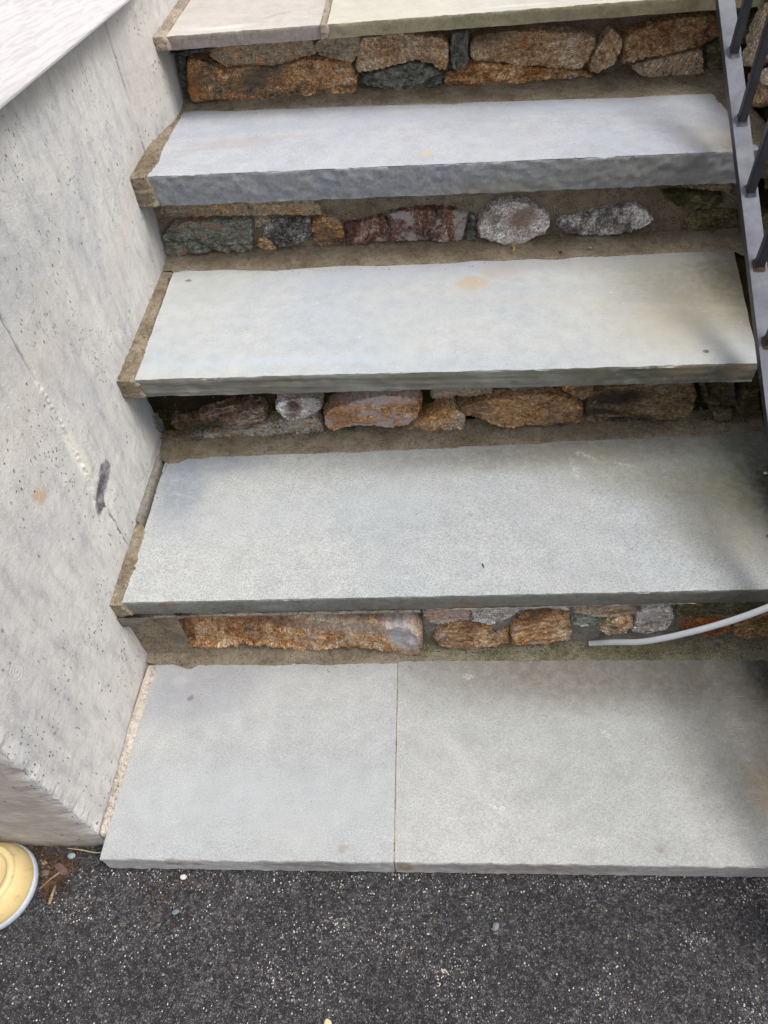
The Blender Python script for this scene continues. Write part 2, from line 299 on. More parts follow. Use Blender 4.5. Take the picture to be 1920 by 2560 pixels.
blue_4r = bluestone('flagstone_cream', S(222, 218, 204, .60), S(214, 210, 196, .60), grain=.08, spots=[(.44, 1.30, .012, .006, 0, .5, S(232, 200, 150, .6), .8), (.7, 1.25, .05, .006, 0, .6, S(238, 238, 236, .62), .8)], front=(S(146, 138, 112, .62), S(160, 154, 128, .62), [(.95, .76, .2, .02, .8, S(120, 112, 70, .6), .6)]), scratches=.3)

slab('bluestone_slab', 0, .010, .4540, .345, blue_l, 'blue-grey bluestone slab at the left of the lowest step, resting on the black asphalt', lb=.020, rb=.4557, seed=1)
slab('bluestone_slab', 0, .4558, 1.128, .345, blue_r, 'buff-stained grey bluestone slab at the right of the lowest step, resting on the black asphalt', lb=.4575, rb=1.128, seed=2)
V, F = box(.4515, .0012, .0, .4600, .34, .0490); o = mesh_obj('mortar_joint', V, F, mortar_mat('joint_sand', S(184, 170, 140, .9), S(160, 146, 118, .9)), smooth=False); recenter(o, (.456, .17, 0)); meta(o, 'hairline sandy joint between the two slabs of the lowest step', 'mortar joint')
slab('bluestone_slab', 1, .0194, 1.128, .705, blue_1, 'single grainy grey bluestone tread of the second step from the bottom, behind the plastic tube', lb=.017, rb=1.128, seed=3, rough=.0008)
slab('bluestone_slab', 2, .031, 1.044, 1.03, blue_2, 'pale bluestone tread with two round tan stains and a layered front edge, middle step', lb=.022, rb=1.112, seed=4, lay=.0016)
slab('bluestone_slab', 3, .031, 1.092, 1.30, blue_3, 'thick bluestone tread with a rough grey rock-faced front, fourth step from the bottom', lb=.037, rb=1.078, seed=5, rock=.0018, rough=.0022, lip=.0022)
slab('flagstone', 4, .053, .341, 2.3, blue_4l, 'pinkish beige flagstone at the left of the top landing', seed=6)
slab('flagstone', 4, .353, 1.128, 2.3, blue_4r, 'cream flagstone at the right of the top landing', seed=7)

# ------------------------------------------------------------------ mortar
mort = mortar_mat('damp_mortar', S(134, 121, 102, .9), S(158, 146, 127, .9))
mort_old = mortar_mat('old_sandy_mortar', S(134, 128, 102, .75), S(166, 158, 134, .75), pit=.6, sand=.5)
mort_pale = mortar_mat('dry_pale_mortar', S(226, 214, 202, .8), S(206, 196, 184, .8), pit=.45, sand=.2)
mort_grey = mortar_mat('old_grey_mortar', S(176, 172, 164, .62), S(156, 150, 140, .62), pit=.5, sand=.25)
mort_rose = mortar_mat('dry_orange_mortar', S(204, 188, 172, .75), S(176, 160, 144, .75), pit=.6, sand=.3)
soil = mortar_mat('mossy_soil', S(52, 46, 26, .6), S(80, 68, 40, .6), pit=.9, sand=.5)

def left_joint(i, edge, mat, label, drop, y0=None, y1=None, xw=-.004, dome=.003):
    """mortar between the slab and the concrete wall; edge = (x,y) back to front on the slab, drop = [(s,x)] right side down the front"""
    e = sorted([(y/1e4, x/1e4) for x, y in edge]); y0 = e[0][0] if y0 is None else y0; y1 = e[-1][0] if y1 is None else y1
    ny = int((y1-y0)/.002)+2; nx = 11; V = []; t = TH[i]; nd = int(t/.002)+2 if drop else 0
    for a in range(nd+ny):
        if a < nd:
            s = 1-a/max(1, nd-1); y = y0-.0035+.0012*N3(s*9, i, 2); xe = interp(drop, s)
        else:
            s = 0; y = y0+(y1-y0)*(a-nd)/(ny-1); xe = interp(e, y)+.0028*FB(y*110, i, 1, 5)
        for b in range(nx):
            u = b/(nx-1); x = xw+(xe-xw)*u
            d = dome*math.sqrt(max(0, 1-abs(2*u-1)**4))+.0026*FB(x*110, y*110+s*5, i, 5)-.0006
            if b == nx-1: d = -.001
            if a < nd: V.append((x, y-d*.6+(.004 if b == nx-1 else 0), zt(i, x)+.001-t*s))
            else: V.append((x, y, zt(i, x)+d+(-.001 if b == nx-1 else 0)))
    o = mesh_obj('mortar_joint', V, gridfaces(nd+ny, nx), mat); o.data.flip_normals()
    sol = o.modifiers.new('thick', 'SOLIDIFY'); sol.thickness = .008; sol.offset = -1 
    recenter(o, (0, y0, Z[i]-t)); return meta(o, label, 'mortar joint')
left3 = [(384,12676),(388,12263),(360,11821),(356,11300),(361,10847),(405,10408),(370,9997),(316,9762)]
left2 = [(244,9751),(200,9522),(235,9161),(243,8614),(269,8094),(280,7660),(319,7128),(324,6681),(308,6466)]
left1 = [(120,5010),(176,4942),(234,4810),(218,4617),(222,4397),(249,4242),(236,4000),(227,3794),(212,3621),(195,3366)]
left_joint(3, left3, mort, 'brown damp mortar strip left of the rock-faced fourth tread', [(0, .032), (.3, .036), (1, .040)], y0=.9747)
left_joint(2, left2, mort, 'brown damp mortar strip left of the pale middle tread', [(0, .031), (.3, .040), (.6, .036), (1, .042)], y0=.6427)
left_joint(1, left1, mort, 'short brown mortar strip left of the second tread, below the raised grey sliver', [(0, .0195), (.5, .025), (1, .030)], y0=.3358)
left_joint(4, [(530, 13500), (530, 12217)], mort_rose, 'dry orange-beige mortar lump left of the pinkish flagstone', [(0, .053), (.4, .057), (1, .060)], y0=1.2217, y1=2.2, xw=.020)
left_joint(4, [(3525, 13500), (3520, 12217)], mort_rose, 'dry orange-beige mortar seam between the two top flagstones', [(0, .3535), (.5, .357), (1, .352)], y0=1.2217, y1=2.2, xw=.340)

def poly_lump(name, pts, z0, h, mat, label, cat, rough=.0015, sp=.003, seed=0, crown=.35, bevel=.004):
    """domed lump over a traced outline in the ground plane"""
    P = [Vector((x, y)) for x, y in pts]; Q = []
    for a, b in zip(P, P[1:]+P[:1]):
        n = max(1, int((b-a).length/sp))
        for k in range(n):
            q = a+(b-a)*k/n; Q.append(q+Vector((N3(q.x*200, q.y*200, seed), N3(q.y*200, q.x*200, seed+4)))*rough*.6)
    nb = len(Q); arr = np.array([(q.x, q.y) for q in Q])
    xs = np.arange(arr[:, 0].min(), arr[:, 0].max(), sp); ys = np.arange(arr[:, 1].min(), arr[:, 1].max(), sp)
    inner = []
    for x in xs:
        for y in ys:
            px = x+random.uniform(-.3, .3)*sp; py = y+random.uniform(-.3, .3)*sp
            if inside(arr, px, py) and dist_b(arr, px, py) > sp*.5: inner.append(Vector((px, py)))
    vv, _, ff, *_r = geometry.delaunay_2d_cdt(Q+inner, [(k, (k+1) % nb) for k in range(nb)], [], 1, 1e-6)
    V = []
    for v in vv:
        d = dist_b(arr, v.x, v.y); s = min(1, d/bevel); hh = h*(1-crown)+h*crown*math.sqrt(max(0, 1-(1-s)**2)) if d > 1e-5 else h*(1-crown)
        V.append((v.x, v.y, z0+hh+rough*FB(v.x*120, v.y*120, seed, 3)*(.3 if d < 1e-5 else 1)))
    return V, [tuple(f) for f in ff], nb
def inside(arr, x, y):
    x1 = arr[:, 0]; y1 = arr[:, 1]; x2 = np.roll(x1, -1); y2 = np.roll(y1, -1)
    c = ((y1 > y) != (y2 > y)); 
    with np.errstate(divide='ignore', invalid='ignore'): xi = (x2-x1)*(y-y1)/np.where(np.abs(y2-y1) < 1e-15, 1e-15, y2-y1)+x1
    return bool(np.count_nonzero(c & (x < xi)) % 2)
def dist_b(arr, x, y):
    a = arr; b = np.roll(arr, -1, axis=0); d = b-a; p = np.array((x, y))
    t = np.clip(((p-a)*d).sum(1)/np.maximum(1e-12, (d*d).sum(1)), 0, 1); q = a+d*t[:, None]-p
    return float(np.sqrt((q*q).sum(1)).min())
def skirted(V, F, off):
    """add a wall round the open border displaced by off"""
    cnt = {}
    for f in F:
        for a, b in zip(f, f[1:]+f[:1]):
            cnt[(a, b)] = cnt.get((a, b), 0)+1
    bord = [(a, b) for (a, b) in cnt if (b, a) not in cnt]
    mp_ = {}; V = list(V); F = list(F)
    for a, b in bord:
        for k in (a, b):
            if k not in mp_: mp_[k] = len(V); V.append(tuple(Vector(V[k])+Vector(off)))
    for a, b in bord: F.append((b, a, mp_[a], mp_[b]))
    return V, F
strip0 = [(55,3263),(175,3262),(260,3073),(221,2960),(184,2683),(194,2280),(171,2021),(150,1621),(154,1238),(128,893),(127,561),(112,367),(30,335),(-37,367),(-34,474),(-52,780),(-26,1191),(-9,1572),(-5,2022),(5,2467),(24,2906)]
V, F, _ = poly_lump('', [(max(-.001, x/1e4), y/1e4) for x, y in strip0], Z[0]-.006, .010, mort_pale, '', '', seed=3)
V, F = skirted(V, F, (0, 0, -.045)); o = mesh_obj('mortar_joint', V, F, mort_pale); recenter(o, (.01, .18, 0)); meta(o, 'long pale beige mortar strip between the lowest slab and the concrete wall', 'mortar joint')
sliver1 = [(-10,6693),(93,6649),(117,6246),(108,5878),(111,5417),(93,5011),(-8,5047),(-10,5182),(-10,5596),(-10,6140)]
V, F, _ = poly_lump('', [(x/1e4, y/1e4) for x, y in sliver1], Z[1]-.002, .011, mort_grey, '', '', rough=.0008, seed=5, crown=.2)
V, F = skirted(V, F, (0, 0, -.02)); o = mesh_obj('mortar_joint', V, F, mort_grey); recenter(o, (.005, .58, Z[1]-.02)); meta(o, 'raised grey sliver of old mortar beside the second tread', 'mortar joint')
# crumbs beside the sliver
V = []; F = []
for k in range(70):
    y = random.uniform(.49, .665); x = .0115+abs(random.gauss(0, .004))+(.006 if y > .62 else 0); r = random.uniform(.0006, .0018); b = len(V)
    for d in ((1, 0, 0), (-1, 0, 0), (0, 1, 0), (0, -1, 0), (0, 0, 1), (0, 0, -1)): V.append((x+d[0]*r*random.uniform(.7, 1.3), y+d[1]*r*random.uniform(.7, 1.3), zt(1, x)+r*.5+d[2]*r))
    for f in ((0,2,4),(2,1,4),(1,3,4),(3,0,4),(2,0,5),(1,2,5),(3,1,5),(0,3,5)): F.append(tuple(b+q for q in f))
o = mesh_obj('mortar_crumbs', V, F, mort, smooth=False); meta(o, 'loose brown crumbs along the grey mortar sliver', 'crumbs', kind='stuff')

for (i, pts, lab) in [(3, [(1.074, .985), (1.074, 1.30), (1.14, 1.30), (1.14, .985)], 'brown mortar wedge right of the rock-faced tread, behind the railing'), (2, [(1.040, .655), (1.095, 1.02), (1.14, 1.02), (1.14, .655)], 'dark mortar wedge right of the pale middle tread, behind the railing')]:
    V, F, _ = poly_lump('', pts, Z[i]+SL[i]-(.012 if i == 3 else .021), .011, mort, '', '', rough=.003, sp=.006, seed=i); V, F = skirted(V, F, (0, 0, -.05)); o = mesh_obj('mortar_joint', V, F, mort if i == 3 else soil); recenter(o, (1.1, pts[0][1], Z[i]-.06)); meta(o, lab, 'mortar joint')

# loose grit and mortar crumbs on the treads
def grit(name, label, mat, n, fx, smin, smax):
    V = []; F = []
    for k in range(n):
        x, y, z = fx(); s = smin+(smax-smin)*random.random()**2.5; b = len(V); a0 = random.uniform(0, 6.28)
        for j in range(5): th = a0+2*math.pi*j/5; r = s*random.uniform(.6, 1.2); V.append((x+r*math.cos(th), y+r*math.sin(th), z-.0002))
        V.append((x+s*random.uniform(-.3, .3), y+s*random.uniform(-.3, .3), z+s*random.uniform(.5, 1.1)))
        for j in range(5): F.append((b+j, b+(j+1) % 5, b+5))
    o = mesh_obj(name, V, F, mat, smooth=False); meta(o, label, kind='stuff')
YB = [.326, .660, .970, 1.245]
def on_tread(edge):
    def f():
        i = random.randrange(4); x = random.uniform(.03, 1.02)
        if edge: y = YB[i]-abs(random.gauss(0, .010))
        else: y = random.uniform(yf(i, x)+.006, YB[i])
        return x, y, zt(i, x)
    return f
grit('mortar_crumbs', 'brown mortar crumbs along the backs of the treads', mort, 900, on_tread(True), .0004, .0017)
grit('sand_grains', 'fine pale sand grains scattered over the treads', mort_pale, 1100, on_tread(False), .0003, .0010)
grit('dark_grains', 'fine dark grains scattered over the treads', soil, 500, on_tread(False), .0003, .0011)

# traced field stones: outline of each stone on its riser, (x, z) in 0.1 mm
STONES={
'D_BIG':[(621,7180),(731,7209),(994,7123),(1328,6979),(1821,6988),(2302,6943),(2722,7026),(3047,7044),(3522,6982),(3798,6931),(3927,6798),(3909,6394),(3700,6368),(3197,6339),(2774,6305),(2363,6355),(2028,6366),(1603,6351),(1190,6393),(803,6375),(552,6389),(483,6451),(472,6641),(504,6862)],
'D_SMEAR':[(1083,7312),(1603,7472),(2161,7474),(2969,7462),(3109,7335),(3171,7211),(3132,7074),(2719,7009),(2298,6925),(1817,6970),(1325,6969),(1147,7079),(1023,7157)],
'D_TAN':[(3338,7424),(4084,7433),(4081,7177),(3878,6926),(3795,6895),(3522,6982),(3189,7053),(3156,7247)],
'D_ARCH':[(4117,7363),(4510,7392),(4899,7386),(5285,7314),(5596,7279),(5751,7169),(5773,6855),(5713,6698),(5553,6707),(5395,6823),(5077,6894),(4877,6870),(4633,6812),(4430,6770),(4184,6730),(3982,6741),(3932,6852),(3971,7062)],
'D_DARK':[(4019,6703),(4428,6752),(4674,6810),(4956,6859),(5275,6848),(5553,6707),(5673,6610),(5633,6466),(5429,6385),(5019,6352),(4770,6309),(4523,6312),(4406,6423),(4164,6474),(4028,6574)],
'D_SLIV':[(412,7262),(567,7236),(443,6643),(267,6615)],
'D_WEDGE':[(5811,7301),(6159,7298),(6147,7009),(6170,6868),(6136,6639),(5956,6624),(5836,6691),(5794,6994)],
'D_LONG':[(6202,7126),(6295,7257),(6717,7300),(7062,7297),(7446,7275),(7907,7249),(8297,7176),(8530,7146),(8595,7025),(8553,6873),(8482,6703),(8382,6585),(8230,6547),(7988,6589),(7587,6647),(7348,6668),(7069,6694),(6787,6763),(6430,6783),(6251,6828),(6188,6937)],
'D_THIN':[(5675,6574),(6193,6779),(6788,6745),(7350,6643),(7908,6594),(8475,6490),(8642,6427),(8611,6374),(8175,6362),(7695,6370),(7136,6328),(6653,6299),(6204,6361),(5797,6383),(5675,6446)],
'D_DIAM':[(8839,7229),(8991,7120),(9106,7013),(9099,6842),(9020,6638),(8937,6554),(8715,6470),(8571,6503),(8496,6614),(8550,6769),(8640,6937),(8728,7102)],
'D_ORANGE':[(9144,7111),(9284,7170),(9712,7277),(10108,7336),(10476,7347),(10738,7332),(10846,7147),(10903,7012),(10778,6918),(10571,6845),(10288,6758),(9915,6710),(9611,6692),(9393,6617),(9182,6600),(9133,6806),(9131,6977)],
'D_LOW':[(9408,6545),(9626,6621),(9963,6672),(10331,6738),(10692,6746),(10738,6577),(10805,6324),(10478,6306),(10118,6334),(9768,6317),(9517,6389),(9425,6455)],
'D_SHADE':[(10754,6801),(10961,6874),(11211,6338),(11065,6303),(10885,6391)],
'C_BUFF':[(236,5662),(1325,5645),(3167,5588),(3231,5350),(3288,5187),(2876,5188),(2412,5232),(1900,5238),(1109,5250),(595,5264),(267,5240),(101,5350)],
'C_GREEN':[(88,4979),(249,5179),(631,5250),(1106,5238),(1541,5228),(1898,5230),(1886,5013),(1814,4722),(1763,4573),(1547,4527),(1265,4554),(1034,4622),(857,4574),(519,4547),(131,4500),(-14,4574),(16,4769)],
'C_SPECK':[(2028,4985),(2229,5099),(2479,5168),(2794,5164),(3026,5140),(3032,4955),(2977,4791),(2801,4693),(2591,4640),(2342,4609),(2196,4702),(2064,4858)],
'C_TINY':[(1931,4801),(2075,4815),(2228,4658),(2286,4525),(2114,4481),(1961,4541),(1881,4654)],
'C_TINY2':[(1931,5155),(2247,5192),(2221,5099),(2011,4999),(1905,4991)],
'C_BROWN':[(3060,5097),(3266,5168),(3573,5112),(3659,5005),(3633,4757),(3572,4569),(3349,4559),(3145,4547),(3025,4703),(3026,4914)],
'C_PUR1':[(3687,5004),(4036,5048),(4434,5148),(4520,4962),(4458,4589),(3993,4548),(3664,4564)],
'C_PUR2':[(4474,5166),(4825,5236),(5438,5236),(5513,4870),(5472,4580),(4517,4586),(4578,4959)],
'C_PUR3':[(5479,5234),(5708,5202),(6054,5085),(6003,4804),(5950,4535),(5355,4544),(5437,4874)],
'C_WEDGE':[(6086,5064),(6190,5038),(6237,4792),(6207,4522),(6009,4532),(6042,4802)],
'C_ROUND':[(6356,5189),(6577,5314),(6876,5337),(7143,5285),(7421,5134),(7588,4987),(7627,4803),(7546,4664),(7322,4571),(7135,4475),(6941,4443),(6702,4484),(6461,4573),(6282,4624),(6247,4833),(6267,5034)],
'C_WHITE':[(7825,4915),(8125,4939),(8418,5004),(8674,5050),(8890,5097),(9149,5103),(9400,4973),(9539,4847),(9546,4726),(9357,4634),(9102,4564),(8877,4534),(8490,4546),(8177,4570),(7938,4623),(7767,4755)],
'C_MOSS':[(9581,5330),(9946,5330),(10362,5271),(10699,5234),(10770,5116),(10590,4971),(10257,4968),(9980,5041),(9723,5190)],
'C_RIGHT':[(10172,4714),(10310,4906),(10676,4927),(11095,4886),(11263,4455),(10807,4457),(10383,4479),(10208,4570)],
'C_TOPR':[(9941,5498),(10806,5490),(10907,5147),(10731,5251),(10355,5297),(10013,5353)],
'B_SCHIST':[(795,2989),(994,3157),(1290,3268),(1644,3327),(1953,3362),(2166,3304),(2227,3130),(2123,2883),(1978,2735),(1663,2722),(1443,2783),(1205,2767),(889,2754),(602,2713),(384,2775),(339,2957),(479,3104)],
'B_PURPLE':[(2459,3365),(2748,3424),(3083,3433),(3242,3379),(3253,3185),(3140,3042),(2862,2954),(2589,2915),(2459,3046),(2395,3222)],
'B_FLAT':[(591,2528),(933,2621),(1413,2654),(1895,2713),(2390,2872),(2858,2929),(3117,2868),(3204,2659),(3184,2503),(2794,2503),(2390,2429),(1988,2391),(1601,2434),(1214,2476),(813,2465),(589,2447)],
'B_BONE':[(3265,2987),(3424,3203),(3694,3288),(3960,3372),(4335,3474),(4770,3455),(5021,3350),(5090,3180),(5009,2914),(4814,2721),(4507,2657),(4169,2722),(3827,2736),(3628,2667),(3393,2625),(3274,2759)],
'B_CHIP':[(3466,2596),(3836,2633),(3722,2454),(3493,2490)],
'B_SMALL':[(4827,2566),(5081,2811),(5382,3022),(5641,3036),(5827,2954),(5910,2852),(5872,2549),(5761,2424),(5340,2415),(4880,2450)],
'B_BROWN':[(5771,3079),(5934,3168),(6114,3232),(6472,3312),(6828,3343),(7287,3393),(7576,3357),(7809,3207),(7991,3057),(8034,2763),(7955,2667),(7665,2629),(7370,2615),(7069,2653),(6777,2564),(6511,2626),(6280,2761),(6017,2847),(5829,2954)],
'B_SLIV1':[(5279,3526),(5746,3552),(6351,3549),(6344,3341),(6076,3281),(5750,3281),(5422,3229),(5276,3235)],
'B_SLIV2':[(6457,3567),(6985,3589),(7477,3590),(7463,3409),(7074,3393),(6719,3371)],
'B_TRI':[(7565,3587),(8177,3582),(8121,3264),(7982,3119),(7802,3255),(7588,3403)],
'B_BLACK':[(8035,3127),(8142,3356),(8477,3456),(9161,3517),(9812,3533),(9953,3185),(9974,2901),(9939,2757),(9714,2643),(9432,2605),(9159,2691),(8824,2730),(8461,2721),(8162,2758),(8049,2910)],
'B_THIN':[(8100,2686),(8539,2692),(8985,2649),(9366,2573),(9343,2514),(8869,2493),(8497,2508),(8195,2546)],
'B_UPL':[(2454,3649),(3188,3663),(3123,3455),(2750,3438),(2463,3388)],
'B_G1':[(10119,3475),(10546,3478),(10707,3060),(10550,2996),(10298,3077)],
'B_G2':[(10140,3013),(10261,3022),(10457,2952),(10459,2881),(10298,2887)],
'B_G3':[(10479,2999),(10685,3014),(10811,2890),(10746,2811),(10556,2852)],
'B_G4':[(10345,2779),(10693,2750),(10799,2574),(10621,2441),(10452,2588)],
'B_G5':[(10770,3197),(11036,3231),(11328,2552),(11060,2488),(10831,2646)],
'B_G6':[(9963,3414),(10079,3432),(10231,3104),(10120,3085)],
'A_LONG':[(830,1652),(1057,1774),(1364,1891),(1659,1976),(2055,1923),(2505,1973),(2870,1945),(3326,1842),(3654,1772),(3992,1794),(4330,1829),(4490,1720),(4726,1776),(4919,1553),(5015,1294),(5011,824),(4975,362),(4812,366),(4529,516),(4176,631),(3823,709),(3460,681),(3126,617),(2864,572),(2550,665),(2273,742),(1808,787),(1410,652),(968,661),(683,703),(653,917),(716,1260)],
'A_PINK':[(5039,1786),(5189,1844),(5518,1859),(5808,1810),(5825,1436),(5522,1379),(5251,1321),(5100,1485)],
'A_LIME':[(5832,1791),(6502,1810),(7021,1821),(7437,1846),(7442,1689),(7027,1760),(6640,1709),(6524,1501),(6203,1266),(5945,1369),(5842,1435)],
'A_OCH1':[(5249,1157),(5455,1283),(5794,1340),(6171,1228),(6216,1015),(6462,1182),(6528,722),(6236,624),(5885,560),(5529,589),(5281,749),(5195,957)],
'A_OCH2':[(6523,1291),(6616,1605),(6840,1674),(7168,1666),(7434,1573),(7493,1300),(7562,1038),(7537,838),(7138,709),(6581,721),(6529,1061)],
'A_GREEN':[(7485,1490),(7767,1577),(8034,1539),(8026,1351),(7887,1227),(7548,1267)],
'A_FLAT':[(7452,1858),(7776,1938),(8287,1925),(8520,1711),(8510,1601),(8158,1579),(7758,1639),(7501,1736)],
'A_KNOB':[(8067,1382),(8165,1536),(8427,1530),(8542,1276),(8459,1018),(8200,957),(7992,1094)],
'A_PALE':[(8531,1527),(8611,1738),(9014,1788),(9175,1449),(9166,1067),(8809,944),(8543,1016),(8592,1274)],
'A_RUST':[(9245,1291),(9817,1403),(10105,1302),(10201,979),(9913,819),(9500,862)],
'A_DARK':[(9104,1874),(9677,1906),(10176,1905),(10485,1908),(10576,1538),(9962,1461),(9497,1392),(9215,1417)],
'A_END':[(10128,1333),(10500,1479),(10736,1534),(11109,826),(10540,739),(10260,911)],
}
back3=[(384,12676),(721,12678),(1410,12575),(1989,12592),(2656,12544),(3231,12540),(3845,12519),(4857,12468),(5890,12391),(6216,12444),(7002,12393),(7783,12374),(8553,12334),(9313,12285),(9704,12326),(10461,12307),(10795,12284)]
back2=[(244,9751),(494,9827),(872,9773),(1277,9784),(1691,9728),(2341,9674),(2817,9708),(3610,9752),(4402,9685),(4990,9695),(5803,9677),(5770,9680),(6122,9745),(6736,9692),(7276,9719),(7727,9658),(8115,9719),(8604,9691),(9173,9714),(9550,9718),(10116,9741),(10408,9715),(10759,9779),(11032,9696),(11135,9542)]
back1=[(139,6577),(258,6492),(450,6511),(586,6614),(864,6604),(1131,6648),(1642,6638),(2420,6651),(2925,6631),(3387,6651),(3887,6620),(4306,6657),(4725,6640),(5105,6652),(5705,6644),(5825,6688),(6388,6670),(6838,6689),(7209,6674),(7662,6736),(8213,6713),(8622,6734),(8981,6697),(9357,6746),(10077,6716),(10449,6754),(10817,6781),(11388,6778)]
back0=[(73,3295),(251,3252),(509,3270),(750,3186),(865,3165),(960,3245),(1404,3248),(1920,3243),(2436,3222),(2797,3254),(3272,3221),(3884,3255),(4530,3248),(4637,3287),(5170,3293),(6232,3282),(7283,3279),(8322,3275),(9348,3264),(10362,3253),(10895,3247)]
RW=[[(12524,7600),(12107,7727),(11378,7588),(11755,6932),(11976,6747),(12463,6607),(12651,6690),(12611,7032),(12621,7316)],[(11662,6801),(11266,6990),(11019,6756),(11212,6671),(11468,6702)],[(12165,6369),(11561,6639),(10944,6685),(10833,6518),(11493,6240)],[(13547,7202),(13256,7341),(12822,7326),(12698,6975),(12975,6829)],[(13075,7636),(11143,8096),(11191,7964),(12481,7622),(12878,7561)],[(12156,6643),(11698,6770),(11510,6656),(11947,6490)],[(10429,5778),(9649,6143),(9264,5779),(9870,5460)]]

# ------------------------------------------------------------------ riser walls
def stone_geo(pts, sp=.0026, bulge=.012, depth=.035, rough=.0022, ang=0.0, band=3.0, seed=0.0, edge=.010, facet=.35, jag=.0026):
    """face of a field stone over outline pts (a,b); returns (a,b,h) vertices, faces, with a skirt running back"""
    P = [Vector(p) for p in pts]; Q = []; cg = sum(P, Vector((0, 0)))/len(P); P = [p+(p-cg).normalized()*.0016 for p in P]
    for a, b in zip(P, P[1:]+P[:1]):
        n = max(1, int((b-a).length/sp))
        for k in range(n):
            q = a+(b-a)*k/n; Q.append(q+Vector((FB(q.x*90, q.y*90, seed, 3), FB(q.y*90, q.x*90, seed+5, 3)))*jag)
    arr = np.array([(q.x, q.y) for q in Q]); nb = len(Q); inner = []
    for x in np.arange(arr[:, 0].min(), arr[:, 0].max(), sp):
        for y in np.arange(arr[:, 1].min(), arr[:, 1].max(), sp):
            px = x+random.uniform(-.3, .3)*sp; py = y+random.uniform(-.3, .3)*sp
            if inside(arr, px, py) and dist_b(arr, px, py) > sp*.45: inner.append(Vector((px, py)))
    vv, _, ff, *_r = geometry.delaunay_2d_cdt(Q+inner, [(k, (k+1) % nb) for k in range(nb)], [], 1, 1e-7)
    size = min(arr[:, 0].ptp() if hasattr(arr, 'ptp') else np.ptp(arr[:, 0]), np.ptp(arr[:, 1])); e = min(edge*.62, size*.4); ca, sa = math.cos(ang), math.sin(ang); V = []
    cx, cy = arr[:, 0].mean(), arr[:, 1].mean(); tx, ty = random.uniform(-.10, .10), random.uniform(-.1, .15)
    area = np.ptp(arr[:, 0])*np.ptp(arr[:, 1]); nf = max(3, min(16, int(area/.0006))); fs = []
    for q in range(nf):
        fs.append((random.uniform(arr[:, 0].min(), arr[:, 0].max()), random.uniform(arr[:, 1].min(), arr[:, 1].max()), bulge*random.uniform(.72, 1.15), random.gauss(0, .16)*(.4+facet), random.gauss(0, .22)*(.4+facet)))
    for v in vv:
        d = dist_b(arr, v.x, v.y); s = min(1, d/e); u = v.x*ca+v.y*sa; w_ = -v.x*sa+v.y*ca
        h = bulge*(1-(1-s)**3)**.6
        fh = min(f[2]+f[3]*(v.x-f[0])+f[4]*(v.y-f[1]) for f in fs)
        fh = max(fh, bulge*.62); h = min(h, fh) if s > .25 else min(h, fh+.002)
        q = rough*(FB(u*30, w_*30*band, seed, 4)*.9+.5*noise.noise(Vector((u*150, w_*150*min(2, band), seed))))+.0006*noise.noise(Vector((u*420, w_*420, seed)))
        fct = facet*bulge*(abs(noise.noise(Vector((u*26, w_*36, seed+3))))*1.2-.35)
        h += (q+fct)*(.3+.7*s)+(tx*(v.x-cx)+ty*(v.y-cy))*s
        V.append((v.x, v.y, h))
    return V, [tuple(f) for f in ff]
def stone(key, pts, place, mat, parent, depth=.035, label=None, **kw):
    V, F = stone_geo(pts, **kw); V = [place(*v) for v in V]
    a, b, c = (Vector(V[i]) for i in F[0]); back = Vector(place(0, 0, -1))-Vector(place(0, 0, 0))
    if (b-a).cross(c-a).dot(back) > 0: F = [f[::-1] for f in F]
    V, F = skirted(V, F, back*depth)
    ctr = sum((Vector(v) for v in V), Vector())/len(V); pl = parent.location
    me_v = [Vector(v)-ctr for v in V]
    me = bpy.data.meshes.new('stone'); me.from_pydata([tuple(v) for v in me_v], [], F); me.materials.append(mat)
    me.polygons.foreach_set('use_smooth', [True]*len(me.polygons)); me.update()
    try: me.set_sharp_from_angle(angle=R(34))
    except Exception: pass
    o = bpy.data.objects.new('stone', me); COL.objects.link(o); o.parent = parent; o.location = ctr-pl
    if label: o['label'] = label
    return o

k_ = .95
OR = [S(70, 52, 38, k_), S(152, 102, 58, k_), S(204, 156, 104, k_), S(222, 202, 172, k_)]
ORG = [S(56, 54, 52, k_), S(132, 114, 92, k_), S(194, 142, 86, k_), S(206, 194, 174, k_)]
TANP = [S(100, 76, 54, k_), S(172, 132, 92, k_), S(200, 168, 130, k_), S(216, 200, 176, k_)]
DKG = [S(36, 37, 35, k_), S(66, 67, 62, k_), S(96, 97, 90, k_), S(134, 134, 124, k_)]
GRN = [S(58, 58, 50, k_), S(96, 100, 90, k_), S(136, 140, 128, k_), S(150, 96, 66, k_)]
PUR = [S(44, 32, 34, k_), S(84, 58, 54, k_), S(120, 82, 66, k_), S(190, 168, 158, k_)]
WHT = [S(96, 84, 76, k_), S(176, 164, 156, k_), S(214, 208, 204, k_), S(232, 230, 226, k_)]
BRN = [S(62, 46, 34, k_), S(126, 90, 58, k_), S(172, 130, 86, k_), S(200, 174, 136, k_)]
BUF = [S(130, 112, 90, k_), S(168, 152, 130, k_), S(188, 170, 146, k_), S(206, 160, 110, k_)]
SPK = [S(30, 30, 32, k_), S(84, 82, 80, k_), S(150, 146, 140, k_), S(214, 210, 204, k_)]
MSD = [S(40, 38, 20, k_), S(74, 68, 38, k_), S(110, 100, 66, k_), S(136, 130, 96, k_)]
BLK = S(34, 32, 32, .8)
